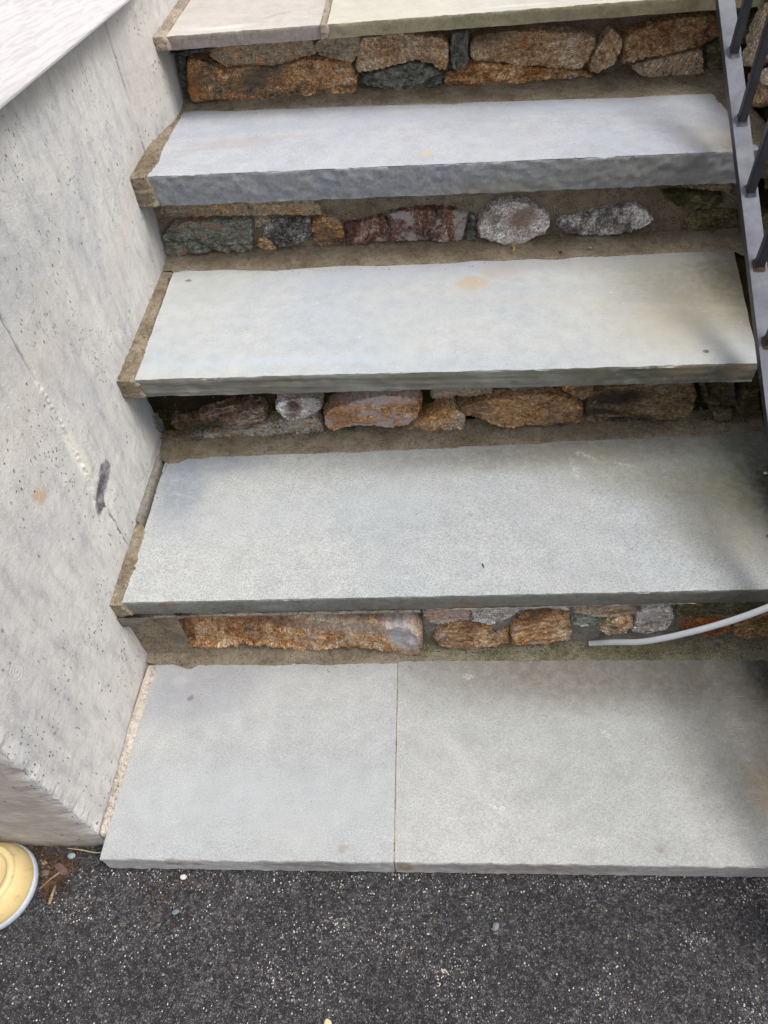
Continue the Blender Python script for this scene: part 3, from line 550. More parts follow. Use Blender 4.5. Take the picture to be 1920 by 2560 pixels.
SPEC = {
 'D_BIG': (ORG, dict(ang=.15, band=2.5, black=.35, seed=1, spots=[(.19, .675, .05, .02, .3, .7, S(96, 94, 90, .7), .8), (.06, .67, .02, .03, 0, .8, S(186, 118, 52, .8), .6)]), dict(bulge=.026, rough=.0032), 'large blocky orange and grey stone beside the concrete wall'),
 'D_SMEAR': (BUF, dict(seed=2, sparkle=.05, spots=[(.09, .735, .03, .02, 0, .6, S(80, 76, 70, .7), .8)]), dict(bulge=.012, rough=.0015), None),
 'D_TAN': (BUF, dict(seed=3, sparkle=.1), dict(bulge=.012), None),
 'D_ARCH': (TANP, dict(seed=4, ang=-.1, band=3), dict(bulge=.024, rough=.003), 'tan stone with an arched underside'),
 'D_DARK': (DKG, dict(seed=5, ang=-.2, band=4), dict(bulge=.022, rough=.004, ang=.2, band=3, facet=.8), 'dark grey stone tucked under the arched one'),
 'D_SLIV': (DKG, dict(seed=6), dict(bulge=.004), None),
 'D_WEDGE': (DKG, dict(seed=7, ang=1.4), dict(bulge=.012, ang=1.4, band=4), 'narrow black wedge stone standing upright'),
 'D_LONG': (TANP, dict(seed=8, ang=.1, band=5, spots=[(.66, .73, .06, .02, .2, .7, S(96, 72, 50, .7), .7), (.72, .71, .01, .015, 0, .6, S(196, 120, 54, .8), .6)]), dict(bulge=.024, rough=.0035, ang=-.1), 'long tan stone in the top riser'),
 'D_THIN': (OR, dict(seed=9, band=4), dict(bulge=.012, rough=.003), None),
 'D_DIAM': (TANP, dict(seed=10, ang=-1.0, band=4), dict(bulge=.022, ang=1.0, rough=.003), 'tan diamond-shaped stone standing on end'),
 'D_ORANGE': (BRN, dict(seed=11, ang=-.3, band=3, moss=.08), dict(bulge=.026, rough=.003, facet=.6), 'rust-orange stone under the right end of the landing'),
 'D_LOW': (BUF, dict(seed=12, ang=1.2, band=3, spots=[(.87, .67, .02, .02, 0, .6, S(88, 64, 60, .7), .8)]), dict(bulge=.018, rough=.003, ang=1.2), None),
 'D_SHADE': (MSD, dict(seed=13), dict(bulge=.004), None),
 'C_BUFF': (BUF, dict(seed=14, band=8, sc=.8, sparkle=.05, spots=[(.20, .575, .05, .008, 0, .7, S(206, 140, 70, .8), .7)]), dict(bulge=.010, rough=.002, band=5), 'long buff mortar-smeared stone under the rock-faced tread'),
 'C_GREEN': (GRN, dict(seed=15, band=5), dict(bulge=.024, rough=.0034, band=4, facet=.6), 'grey-green layered stone beside the concrete wall'),
 'C_SPECK': (SPK, dict(seed=16, band=1, sc=1.6), dict(bulge=.020, rough=.003, facet=.8), 'black and white speckled stone'),
 'C_TINY': (TANP, dict(seed=17, band=3), dict(bulge=.012), None),
 'C_TINY2': (BUF, dict(seed=18), dict(bulge=.008), None),
 'C_BROWN': (BRN, dict(seed=19, lime=.1), dict(bulge=.015), None),
 'C_PUR1': (PUR, dict(seed=20, ang=1.4, band=3, lime=.35), dict(bulge=.012, rough=.002), None),
 'C_PUR2': (PUR, dict(seed=21, ang=1.4, band=3, lime=.55, black=.3), dict(bulge=.013, rough=.002), None),
 'C_PUR3': (PUR, dict(seed=22, ang=1.4, band=3, lime=.6), dict(bulge=.015, rough=.002), None),
 'C_WEDGE': (DKG, dict(seed=23, lime=.3), dict(bulge=.012), None),
 'C_ROUND': (WHT, dict(seed=24, band=1.5, spots=[(.71, .50, .026, .022, .3, .4, S(150, 118, 96, .75), .85)], limec=S(222, 218, 216, .8), lime=.3), dict(bulge=.030, rough=.0025, edge=.022), 'round pale stone with a worn brown face'),
 'C_WHITE': (WHT, dict(seed=25, band=1, black=.75, moss=.15, sc=1.5), dict(bulge=.020, rough=.003), 'stone crusted with white and black lichen'),
 'C_MOSS': (MSD, dict(seed=26, moss=.9), dict(bulge=.022, rough=.004), 'moss-covered stone near the railing'),
 'C_RIGHT': (MSD, dict(seed=27, spots=[(.98, .50, .008, .012, .3, .6, S(150, 120, 84, .7), .8)]), dict(bulge=.008), None),
 'C_TOPR': (BUF, dict(seed=28, moss=.1), dict(bulge=.010), None),
 'B_SCHIST': (PUR[:2]+[S(128, 100, 80, k_), S(168, 160, 144, k_)], dict(seed=29, ang=.12, band=8, moss=.25, spots=[(.10, .28, .04, .014, .3, .8, S(56, 60, 24, .7), .85)]), dict(bulge=.024, rough=.004, band=5, facet=.5, ang=.1), 'flaky brown schist with a mossy left end'),
 'B_PURPLE': (WHT, dict(seed=30, band=1, lime=.5, spots=[(.275, .325, .013, .012, 0, .5, S(86, 52, 48, .75), .95), (.265, .305, .014, .006, 0, .5, S(110, 70, 62, .75), .8)]), dict(bulge=.022, rough=.003), 'white-crusted stone with a dark purple centre'),
 'B_FLAT': (BUF[:1]+[S(150, 144, 134, k_), S(186, 182, 174, k_), S(170, 130, 86, k_)], dict(seed=31, band=5, lime=.1), dict(bulge=.016, rough=.003, band=3), None),
 'B_BONE': (OR[1:3]+[S(190, 140, 100, k_), S(214, 190, 170, k_)], dict(seed=32, lime=.55, limec=S(214, 208, 212, .8), band=2, spots=[(.43, .335, .06, .01, 0, .7, S(214, 206, 206, .8), .8), (.36, .29, .025, .02, 0, .7, S(176, 116, 60, .8), .6)]), dict(bulge=.030, rough=.002, edge=.02, facet=.4), 'bone-shaped orange stone with white crust'),
 'B_CHIP': (DKG, dict(seed=33), dict(bulge=.010, facet=.9), None),
 'B_SMALL': (ORG[1:3]+[S(186, 160, 120, k_), S(200, 192, 180, k_)], dict(seed=34, lime=.3, band=1), dict(bulge=.018, rough=.003), None),
 'B_BROWN': (BRN[:1]+[S(104, 76, 50, k_), S(146, 108, 72, k_), S(186, 148, 104, k_)], dict(seed=35, band=3), dict(bulge=.030, rough=.003, edge=.016), 'brown almond-shaped stone in the middle riser'),
 'B_SLIV1': (BUF[:3]+[S(140, 100, 66, k_)], dict(seed=36, ang=.1, band=8), dict(bulge=.012), None),
 'B_SLIV2': (GRN, dict(seed=37, band=5), dict(bulge=.010), None),
 'B_TRI': (BRN, dict(seed=38, band=2), dict(bulge=.016), None),
 'B_BLACK': (BRN[:1]+[S(104, 84, 58, k_), S(136, 112, 80, k_), S(160, 138, 104, k_)], dict(seed=39, ang=-.1, band=7, moss=.08, spots=[(.855, .315, .06, .016, .15, .5, BLK, .95), (.84, .285, .04, .007, -.1, .5, BLK, .9), (.93, .272, .04, .003, -.15, .5, BLK, .8)]), dict(bulge=.024, rough=.003, band=4), 'brown stone with a black streaked left side'),
 'B_THIN': (DKG[:2]+[S(128, 116, 96, k_), S(170, 140, 108, k_)], dict(seed=40, band=6, moss=.1), dict(bulge=.013, band=4), None),
 'B_UPL': (BUF, dict(seed=41, moss=.2), dict(bulge=.006), None),
 'B_G1': (MSD, dict(seed=42, moss=.5), dict(bulge=.008, facet=1), None), 'B_G2': (MSD, dict(seed=43, moss=.2), dict(bulge=.010), None), 'B_G3': (MSD, dict(seed=44, moss=.2), dict(bulge=.010), None),
 'B_G4': (MSD[1:]+[S(150, 144, 120, k_)], dict(seed=45, moss=.3), dict(bulge=.016), None), 'B_G5': (MSD, dict(seed=46, moss=.7), dict(bulge=.012), None), 'B_G6': (MSD, dict(seed=47, moss=.3), dict(bulge=.008), None),
 'A_LONG': (OR, dict(seed=48, ang=1.35, band=3, sc=1.2, lime=.15, limec=S(206, 200, 198, .8), spots=[(.470, .13, .026, .060, .25, .5, S(214, 210, 214, .85), 1.0), (.38, .155, .10, .022, 0, .8, S(204, 196, 188, .8), .65), (.25, .165, .09, .02, 0, .8, S(96, 66, 48, .7), .5), (.09, .14, .02, .04, 0, .8, S(130, 66, 28, .8), .6), (.2, .17, .03, .01, 0, .6, S(196, 96, 34, .8), .6)]), dict(bulge=.024, rough=.003, ang=1.35, band=2.5, edge=.014), 'very long orange stone in the lowest riser, whitened at its right end'),
 'A_PINK': (WHT[:1]+[S(170, 140, 126, k_), S(196, 180, 172, k_), S(206, 150, 110, k_)], dict(seed=49, lime=.4), dict(bulge=.014), None),
 'A_LIME': (WHT[1:2]+WHT[1:], dict(seed=50, band=1, sc=.8, limec=S(206, 200, 206, .8), lime=.5), dict(bulge=.010, rough=.002), None),
 'A_OCH1': (BRN, dict(seed=51, band=5, moss=.05, lime=.3), dict(bulge=.018, rough=.003), None), 'A_OCH2': (OR, dict(seed=52, ang=.3, band=6, moss=.06, lime=.25, spots=[(.685, .16, .03, .01, .3, .6, S(64, 54, 48, .7), .7)]), dict(bulge=.020, rough=.003), 'ochre banded stone in the lowest riser'),
 'A_GREEN': (GRN[:3]+[S(150, 154, 140, k_)], dict(seed=53, band=1), dict(bulge=.012), None), 'A_FLAT': (BUF, dict(seed=54, band=5, lime=.4, spots=[(.82, .17, .03, .005, -.1, .6, S(150, 84, 40, .8), .8)]), dict(bulge=.020), None),
 'A_KNOB': (TANP, dict(seed=55, band=1, spots=[(.82, .125, .006, .006, 0, .5, BLK, .7)], black=.2), dict(bulge=.018), None), 'A_PALE': (WHT, dict(seed=56, band=1, lime=.3), dict(bulge=.012), None),
 'A_RUST': (OR[:2]+[S(150, 74, 30, k_), S(180, 120, 60, k_)], dict(seed=57, band=5), dict(bulge=.014), None), 'A_DARK': (MSD, dict(seed=58, moss=.25, black=.4), dict(bulge=.012), None), 'A_END': (BRN, dict(seed=59, ang=.2, band=5, moss=.2), dict(bulge=.014), None)}
STONES['D_SHIM'] = [(237, 7329), (705, 7355), (1203, 7430), (1170, 7329), (681, 7266), (283, 7282)]
SPEC['D_SHIM'] = (DKG, dict(seed=61, band=6), dict(bulge=.030, facet=.2, rough=.001), 'thin dark shim slate under the left end of the landing')
RIS = {'A': empty('stone_riser', (.55, YR['A'], Z[0]), 'lowest stone riser, with one very long orange stone and a sandy old mortar band', 'stone riser', 'stone risers of the steps'),
       'B': empty('stone_riser', (.55, YR['B'], Z[1]), 'mossy field-stone riser between the second tread and the pale middle tread', 'stone riser', 'stone risers of the steps'),
       'C': empty('stone_riser', (.55, YR['C'], Z[2]), 'riser of dark and lichen-white stones under the thick rock-faced tread', 'stone riser', 'stone risers of the steps'),
       'D': empty('stone_riser', (.55, YR['D'], Z[3]), 'highest riser of tan and orange stones directly under the top landing', 'stone riser', 'stone risers of the steps')}
for key, (pal, mk, gk, lab) in SPEC.items():
    Y = YR[key[0]]; pts = [(a/1e4, b/1e4) for a, b in STONES[key]]
    pts = [(max(a, .001), b) for a, b in pts]
    mt = rock('rock_'+key.lower(), pal, **mk)
    bo, bs = {'A': (.017, .95), 'B': (.016, 1.0), 'C': (.011, 1.0), 'D': (.014, 1.05)}[key[0]]; gk = dict(gk); gk['bulge'] = gk.get('bulge', .012)*bs
    stone(key, pts, lambda a, b, h, Y=Y, bo=bo: (a, Y+bo-h, b), mt, RIS[key[0]], label=lab, seed=mk['seed'], **gk)

def part_mesh(name, V, F, mat, parent, stuff=False, smooth=True):
    pl = parent.location; me = bpy.data.meshes.new(name); me.from_pydata([tuple(Vector(v)-pl) for v in V], [], F); me.materials.append(mat)
    me.polygons.foreach_set('use_smooth', [smooth]*len(me.polygons)); me.update(); o = bpy.data.objects.new(name, me); COL.objects.link(o); o.parent = parent
    if stuff: o['kind'] = 'stuff'
    return o
def backing(k, i, x0, x1, mat, off, seed, name='mortar_bed', amp=.004):
    nx = int((x1-x0)/.004)+1; nz = 34; V = []
    for a in range(nx):
        x = x0+(x1-x0)*a/(nx-1)
        for b in range(nz):
            z0 = Z[i]-.01; z1 = zt(i+1, x)-TH[i+1]+.004; z = z0+(z1-z0)*b/(nz-1)
            V.append((x, YR[k]+off(x, z)+amp*FB(x*26, z*40, seed, 4), z))
    part_mesh(name, V, gridfaces(nx, nz), mat, RIS[k])
backing('A', 0, -.001, .090, mort, lambda x, z: .004, 1, amp=.0012)
backing('A', 0, .086, 1.13, mort_grey, lambda x, z: .024 if x < .50 else .015, 2, amp=.003)
backing('B', 1, -.001, 1.13, soil, lambda x, z: .036-.016*(x < .25)*(z > .30)-.006*(x > .6)*(x<.98), 3, amp=.007)
backing('C', 2, -.001, 1.13, mort, lambda x, z: .012, 4, amp=.0025)
backing('D', 3, -.001, 1.13, mort, lambda x, z: .026, 5, amp=.004)
def fillet(k, i, edge, mat, x0, x1, seed, rise=.014):
    y1 = YR[k]+.022; e = [(a/1e4, b/1e4) for a, b in edge]; nx = int((x1-x0)/.0025)+1; V = []; nr = 16
    for a in range(nx):
        x = x0+(x1-x0)*a/(nx-1); ye = interp(e, x)+.0018*FB(x*120, seed, 2, 4); z = zt(i, x)
        for b in range(nr):
            if b == 0: V.append((x, ye, z-.001)); continue
            v = (b-1)/(nr-2); y = ye+.0004+(y1-ye)*v
            h = .0014+rise*(v**1.5)+.0018*FB(x*90, y*90, seed, 4)*min(1, .3+v*3)
            V.append((x, y, z+h))
    part_mesh('mortar_fillet', V, gridfaces(nx, nr), mat, RIS[k])
fillet('D', 3, [(-50, 12720)]+back3+[(10900, 12200), (11000, 11600), (11300, 11500)], mort, -.001, 1.13, 1)
fillet('C', 2, [(-50, 9800), (150, 9850)]+back2, mort, -.001, 1.13, 2)
fillet('B', 1, [(-50, 6720), (80, 6640)]+back1, mort, -.001, 1.13, 3, rise=.018)
fillet('A', 0, [(-50, 3330)]+back0, mort, -.001, .462, 4, rise=.014)
fillet('A', 0, back0, mort_old, .4615, 1.13, 5, rise=.022)

# grey concrete smear hanging under the second tread's left end and a pale one along it
def smear(x0, x1, zt_, zb, y, mat, parent, seed, thick=.004):
    nx = int((x1-x0)/.002)+1; V = []
    for a in range(nx):
        x = x0+(x1-x0)*a/(nx-1); bot = zb(x)+.003*FB(x*60, seed, 1, 4)
        for b in range(8):
            v = b/7; z = zt_(x)+(bot-zt_(x))*v; V.append((x, y-thick*(1-v**3)+.001*FB(x*90, z*90, seed, 3)+(.006 if b == 7 else 0), z))
    F = gridfaces(nx, 8, flip=True); part_mesh('mortar_smear', V, F, mat, parent)
smear(-.001, .50, lambda x: zt(1, x)-TH[1]+.001, lambda x: zt(1, x)-TH[1]-interp([(0, .036), (.03, .034), (.045, .014), (.07, .006), (.10, .010), (.16, .005), (.5, .004)], x), YR['A']-.010, mort_grey, RIS['A'], 1)

smear(.51, .93, lambda x: zt(1, x)-TH[1]+.001, lambda x: zt(1, x)-TH[1]-interp([(.51, .004), (.60, .014), (.68, .010), (.74, .004), (.93, .003)], x)+.002, YR['A']-.004, mort_pale, RIS['A'], 7)

# moss cushions (clumps of tiny leaves) in the gaps
moss_m = M('moss', .9, .1); moss_m.color(moss_m.ramp(moss_m.noise(160, 3, .7), [(.3, S(38, 36, 18, .7)), (.5, S(74, 72, 34, .7)), (.7, S(124, 118, 62, .7))])); moss_m = moss_m.m
def moss_patch(k, spots, n, name='moss'):
    V = []; F = []
    for (x, z, rx, rz, dy) in spots:
        for q in range(int(n*rx*rz*1e4)):
            a = random.uniform(0, 6.283); r = math.sqrt(random.random()); px = x+rx*r*math.cos(a); pz = z+rz*r*math.sin(a)
            py = YR[k]+dy-.006+.004*FB(px*60, pz*60, 3, 2)-.004*(1-r); s = random.uniform(.0007, .0017); b = len(V)
            d1 = Vector((random.gauss(0, 1), random.gauss(-.6, 1), random.gauss(.5, 1))).normalized()*s*1.6; d2 = Vector((random.gauss(0, 1), random.gauss(0, 1), random.gauss(0, 1))).normalized()*s*.6
            c = Vector((px, py, pz)); V += [c-d2, c+d2, c+d1]; F.append((b, b+1, b+2))
    part_mesh(name, V, F, moss_m, RIS[k], stuff=True, smooth=False)
moss_patch('B', [(.03, .29, .03, .035, .010), (.085, .287, .035, .022, .0), (.235, .32, .014, .035, .006), (.24, .285, .02, .008, .000), (.335, .34, .02, .02, .004), (.31, .27, .012, .01, .0), (.50, .315, .02, .012, .006), (.525, .30, .012, .008, .004), (1.03, .30, .03, .05, .010), (1.08, .27, .04, .05, .004), (1.00, .25, .05, .006, -.002), (.06, .262, .03, .006, -.004)], 130)
moss_patch('C', [(.99, .555, .05, .018, -.014), (.60, .535, .02, .006, -.002), (.64, .47, .015, .006, 0), (.655, .50, .008, .03, -.004)], 90)
moss_patch('A', [(.505, .11, .010, .045, .002), (.50, .09, .012, .02, 0), (.62, .075, .1, .006, -.004), (.98, .14, .08, .04, .0), (1.07, .10, .04, .04, 0), (.93, .075, .1, .01, -.006), (.60, .182, .03, .005, .002)], 42)
def rubble(k, i, n, x0, x1, mat, seed):
    V = []; F = []; rnd = random.Random(seed)
    for q in range(n):
        x = rnd.uniform(x0, x1); low_ = rnd.random() < .6; z = zt(i, x)+(rnd.uniform(.012, .022) if low_ else rnd.uniform(.02, .12)); y = YR[k]+(rnd.uniform(-.004, .010) if low_ else rnd.uniform(.006, .016)); s = .0008+.0042*rnd.random()**3; b = len(V)
        pts = [Vector((rnd.gauss(0, 1), rnd.gauss(0, 1), rnd.gauss(0, 1))).normalized()*s*rnd.uniform(.6, 1.2) for _ in range(6)]
        V += [Vector((x, y, z))+p for p in pts]; F += [(b+u, b+v, b+w) for u in range(6) for v in range(u+1, 6) for w in range(v+1, 6) if (u+v+w) % 3 != 1]
    part_mesh('rubble', V, F, mat, RIS[k], stuff=True, smooth=False)
rubble('D', 3, 420, .0, 1.1, mort, 1); rubble('C', 2, 420, .0, 1.1, mort, 2); rubble('B', 1, 700, .0, 1.12, mort_old, 3); rubble('A', 0, 420, .47, 1.12, mort_grey, 4)
# hair roots dangling under the middle tread
V = []; F = []
for k in range(16):
    x = random.uniform(.03, .11); z = Z[2]-TH[2]-.002; p = [Vector((x, YR['B']-.004, z))]; d = Vector((random.gauss(0, .4), -.5, -1)).normalized()
    for s in range(7): d = (d+Vector((random.gauss(0, .35), random.gauss(0, .2), random.gauss(-.1, .3)))).normalized(); p.append(p[-1]+d*random.uniform(.003, .007))
    v, f = tube(p, .00035, 4, False); b = len(V); V += v; F += [tuple(b+q for q in g) for g in f]
part_mesh('roots', V, F, simple('root', S(176, 130, 110, .7)), RIS['B'], stuff=True)

# ------------------------------------------------------------------ concrete wall on the left
cm = M('board_marked_concrete', .85, .25)
p2 = cm.plane((1, 2), .005, 60); pj_ = cm.plane((1, 2), .014, 75)
c = cm.mix(cm.rng(cm.noise(5, 5, .65, dist=.5), .35, .65), S(192, 191, 190, .76), S(208, 206, 201, .76))
c = cm.mix(.75, c, cm.ramp(cm.noise(28, 5, .7, v=cm.mp((1, 1.3, .45))), [(.3, (.66, .67, .69, 1)), (.5, (1, 1, 1, 1)), (.7, (1.14, 1.14, 1.13, 1))]), 'MULTIPLY')
g = cm.noise(520, 2, .7); c = cm.mix(.8, c, cm.ramp(g, [(.3, (.82, .82, .82, 1)), (.5, (1, 1, 1, 1)), (.7, (1.12, 1.12, 1.12, 1))]), 'MULTIPLY')
for (y, z, ry, rz, rot, soft, col, st) in [(.490, .384, .022, .017, .2, .22, S(104, 96, 100, .6), 1.0), (.446, .366, .026, .013, .5, .22, S(88, 82, 90, .6), 1.0), (.470, .374, .02, .012, .3, .3, S(96, 90, 94, .6), .9), (.4455, .69, .0018, .075, 0, .5, S(96, 92, 84, .6), .8), (1.080, .73, .0018, .12, 0, .5, S(92, 88, 80, .6), .85), (.4475, .29, .002, .06, 0, .6, S(104, 96, 82, .6), .85), (.332, .50, .010, .016, .6, .5, S(208, 164, 118, .7), .85), (.35, .75, .16, .09, .4, .9, S(150, 152, 152, .7), .55),
      (.60, .70, .10, .05, .2, .9, S(160, 162, 164, .7), .5), (.45, .46, .014, .06, 0, .6, S(226, 222, 208, .8), .9), (.46, .61, .14, .05, .3, .9, S(200, 194, 180, .74), .5), (.70, .33, .03, .07, 0, .8, S(150, 160, 176, .7), .6), (.9, .84, .4, .02, -.05, .8, S(150, 144, 134, .7), .5),  # bluish patch and band under the siding hold shade in the colour
      (.12, .60, .1, .08, .3, .9, S(168, 170, 174, .74), .5), (.66, .255, .05, .008, 0, .8, S(150, 140, 120, .7), .5), (1.15, .75, .1, .08, 0, .9, S(206, 196, 182, .74), .6), (.9, .60, .2, .03, .4, .9, S(204, 196, 186, .74), .5)]:
    k = cm.math('MULTIPLY', cm.spot(pj_ if soft < .25 else p2, y, z, ry, rz, rot, soft), cm.rng(cm.noise(60, 4, .7), .25, .7, st*.5, st)); c = cm.mix(k, c, col)
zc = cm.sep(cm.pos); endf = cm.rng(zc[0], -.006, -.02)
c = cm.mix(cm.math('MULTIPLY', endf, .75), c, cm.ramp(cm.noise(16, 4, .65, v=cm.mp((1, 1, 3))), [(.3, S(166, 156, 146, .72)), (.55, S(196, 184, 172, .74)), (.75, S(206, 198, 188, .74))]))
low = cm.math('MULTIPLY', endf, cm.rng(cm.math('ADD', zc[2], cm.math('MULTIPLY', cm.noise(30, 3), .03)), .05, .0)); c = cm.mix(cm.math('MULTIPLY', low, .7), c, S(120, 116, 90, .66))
pv = cm.vor(72, cm.mp((1, 1, .62), loc=(2, 3, 1))); pv2 = cm.vor(160, cm.mp((1, 1, .6), loc=(6, 3, 8))); pv3 = cm.vor(34, cm.mp((1, 1, .7), loc=(1, 8, 4)))
gate = cm.rng(cm.noise(11, 3), .52, .66)
pit = cm.math('MAXIMUM', cm.math('MULTIPLY', cm.rng(pv, .15, .08), gate), cm.math('MAXIMUM', cm.math('MULTIPLY', cm.rng(pv2, .24, .12), cm.rng(cm.noise(9, 3, v=cm.mp(loc=(9, 9, 9))), .54, .66)), cm.rng(pv3, .075, .045)))
pe = cm.vor(120, cm.mp((1, 1.3, .30), loc=(3, 9, 4))); pit = cm.math('MAXIMUM', pit, cm.math('MULTIPLY', cm.rng(pe, .16, .08), cm.rng(cm.noise(8, 3, v=cm.mp(loc=(2, 5, 5))), .50, .62)))
c = cm.mix(cm.math('MULTIPLY', pit, .58), c, S(96, 92, 84, .6))
c = cm.mix(cm.math('MULTIPLY', cm.rng(cm.noise(300, 3, .8), .63, .70), .35), c, S(230, 228, 222, .8))
cm.color(c); cm.bump(cm.math('SUBTRACT', cm.noise(40, 5, .7), cm.math('MULTIPLY', pit, 1.4)), .0035, .8); cm.bump(g, .0010, .8)
rings = None
for (y, z, r) in [(.315, .381, .010), (.124, .403, .012), (.089, .386, .010), (.22, .47, .007)]:
    L = cm.vm('LENGTH', cm.vm('MULTIPLY', cm.vm('SUBTRACT', p2, (y, z, 0)), (1/r, 1/(r*1.25), 0)))
    q = cm.math('MULTIPLY', cm.math('SINE', cm.math('MULTIPLY', L, 16)), cm.rng(L, 1.15, .9)); rings = q if rings is None else cm.math('ADD', rings, q)
cm.bump(rings, .0006, .35); conc = cm.m

zs = list(np.linspace(-.03, .92, 300))
prof = []                                           # (x, y, nx, ny): along the end face, round the corner, along the side
for x in list(-np.geomspace(1.6, .17, 10))+list(np.linspace(-.16, -.008, 40)): prof.append((x, .033, 0, -1))
for a in np.linspace(0, 90, 7): prof.append((-.005+.005*math.sin(R(a)), .038-.005*math.cos(R(a)), math.sin(R(a)), -math.cos(R(a))))
for y in sorted(set([round(q, 5) for q in list(np.arange(.043, 1.45, .0044))+list(np.arange(.432, .459, .0011))+list(np.arange(1.070, 1.090, .0011))]))+list(np.geomspace(1.46, 3.2, 12)): prof.append((0, y, 1, 0))
V = []
for (x, y, nx, ny) in prof:
    for z in zs:
        d = .0012*FB(x*5+y*5, z*5, 1, 3)+.0006*FB((x+y)*60, z*40, 3, 3)
        if nx > .99:
            j = abs(y-.4455-.004*N3(z*14, 3)); amp = .0015+.0015*max(0, N3(z*60, y*60, 4)+.3)
            if z < .60: d += .0042*math.exp(-(j/.0032)**2)*(.25+abs(FB(z*110, y*90, 2, 4))*2.2)*(1 if .40 < z else .45)
            if z > .58: d -= .0030*math.exp(-(j/.0022)**2)
            d += .0012*(1 if y > .4455 else 0)
            j2 = abs(y-1.080-.004*N3(z*12, 8)); d -= .0032*math.exp(-(j2/.0026)**2); d += .0012*(1 if y > 1.08 else 0)
            d -= .0045*math.exp(-(((y-.45)/.030)**2+((z-.375)/.036)**2))*(.7+.8*FB(y*60, z*60, 6, 3))
        cd = math.hypot(x, y-.033)              # broken arris
        if cd < .030: d -= (1-cd/.030)*(.0035+.0050*max(0, FB(z*32, 2, 5, 4)+.25)+.0018*FB(x*140+y*140, z*140, 3, 3))
        if cd < .016 and nx > .99: d += .001*FB(y*300, z*120, 1, 3)
        dd = min(d, .008); 
        if nx > .99: dd = min(dd, .0055)
        bend = .027*max(0, min(1, (y-1.09)/.13))**1.3 if nx > .99 else 0
        V.append((x+nx*dd+bend, y+ny*dd, z))
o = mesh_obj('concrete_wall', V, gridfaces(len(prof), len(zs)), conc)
bv, bf = box(-1.6, .06, -.03, -.03, 3.2, .915)
recenter(o, (0, .033, 0)); meta(o, 'pitted light grey poured concrete wall with a broken corner, left of the steps', 'concrete wall')
ob = mesh_obj('wall_core', bv, bf, conc, smooth=False); ob.parent = o; ob.matrix_parent_inverse = Matrix.Translation((0, -.033, 0))

# ------------------------------------------------------------------ white siding above it
sm = M('white_siding', .5, .35); sv = sm.mp((1, 1, 1), (.10, 0, 0))
wv = sm.noise(95, 3, .5, v=sm.vm('ADD', sm.vm('MULTIPLY', sv, (1, .12, 3.6)), sm.vm('SCALE', sm.noise(22, 2, .5, col=True), .012)), dist=.25)
sm.color(sm.mix(sm.rng(wv, .35, .6), S(228, 223, 224, .76), S(244, 240, 241, .76))); sm.bump(wv, .0009, .4); siding = sm.m
sd_ = empty('house_siding', (.03, .02, .88), 'white wood-grained siding at the top left, overhanging the concrete wall', 'siding')
for k in range(9):
    zb = .912+k*.165; V = []; ys = list(np.linspace(0.0, 3.2, 40)); pr = [(.006, .012), (.012, .003), (.018, -.0008), (.025, .0), (.0292, .003), (.0304, .006), (.0305, .009), (.0304, .012), (.0302, .016), (.0298, .025), (.022, .172), (.012, .174)]
    for y in ys:
        for (x, z) in pr: V.append((x, y, zb+z-.0535*y))
    sb_ = part_mesh('siding_board', V, gridfaces(len(ys), len(pr)), siding, sd_)
    try: sb_.data.set_sharp_from_angle(angle=R(14))
    except Exception: pass
V, F = box(-.02, -.09, -.0, .034, -.0005, 1.5); V = [(x, y, z+.90) for x, y, z in V]; part_mesh('corner_trim', V, F, siding, sd_, smooth=False)
V, F = box(-1.6, 0, .95, .004, 3.2, 2.4); part_mesh('wall_sheathing', V, F, siding, sd_, smooth=False)

# ------------------------------------------------------------------ steel railing
rm = M('black_railing_paint', .42, .45)
nz = rm.sep(rm.n('ShaderNodeNewGeometry').outputs['True Normal'])[2]
rb = rm.ramp(rm.noise(50, 4, .7), [(.3, S(44, 44, 50, .7)), (.7, S(62, 62, 70, .7))])
dust_sheen = rm.math('MULTIPLY', rm.rng(nz, .5, .75), rm.rng(rm.noise(34, 5, .7), .2, .6, .70, .95))  # upward faces lighter: dust, with the sky's reflection put into the colour
c = rm.mix(dust_sheen, rb, rm.ramp(rm.noise(26, 4, .7), [(.3, S(108, 111, 124, .45)), (.6, S(140, 142, 154, .46))]))
c = rm.mix(rm.rng(rm.noise(38, 4, .7, v=rm.mp(loc=(3, 3, 9))), .66, .72, 0, .7), c, S(170, 124, 84, .6))
rm.color(c); rm.rough(rm.rng(dust_sheen, 0, 1, .38, .75)); rm.bump(rm.noise(160, 4, .7), .0006, .6); rail_m = rm.m
rust_m = simple('weld_rust', S(98, 80, 72, .5), .9, .1, .4, 300, .001)
sl_ = .5715
def rz(y): return .619+sl_*(y-.8365)
rl = empty('railing', (1.034, -.08, 0), 'black steel stair railing with a dusty sloping bottom bar at the right edge', 'railing')
def sloped_bar(name, x0, x1, ya, yb, dz, th, zf=rz):
    q = []
    for y in (ya, yb):
        z = zf(y)+dz; q += [(x0, y, z), (x1, y, z), (x1, y, z-th), (x0, y, z-th)]
    bm = bmesh.new(); vs = [bm.verts.new(v) for v in q]
    for f in ((0,1,5,4),(1,2,6,5),(2,3,7,6),(3,0,4,7),(3,2,1,0),(4,5,6,7)): bm.faces.new([vs[i] for i in f])
    bmesh.ops.recalc_face_normals(bm, faces=bm.faces[:]); bmesh.ops.bevel(bm, geom=bm.edges[:], offset=.0012, segments=2, affect='EDGES', profile=.7)
    me = bpy.data.meshes.new(name); bmesh.ops.translate(bm, verts=bm.verts[:], vec=-rl.location); bm.to_mesh(me); bm.free(); me.materials.append(rail_m)
    o = bpy.data.objects.new(name, me); COL.objects.link(o); o.parent = rl; return o
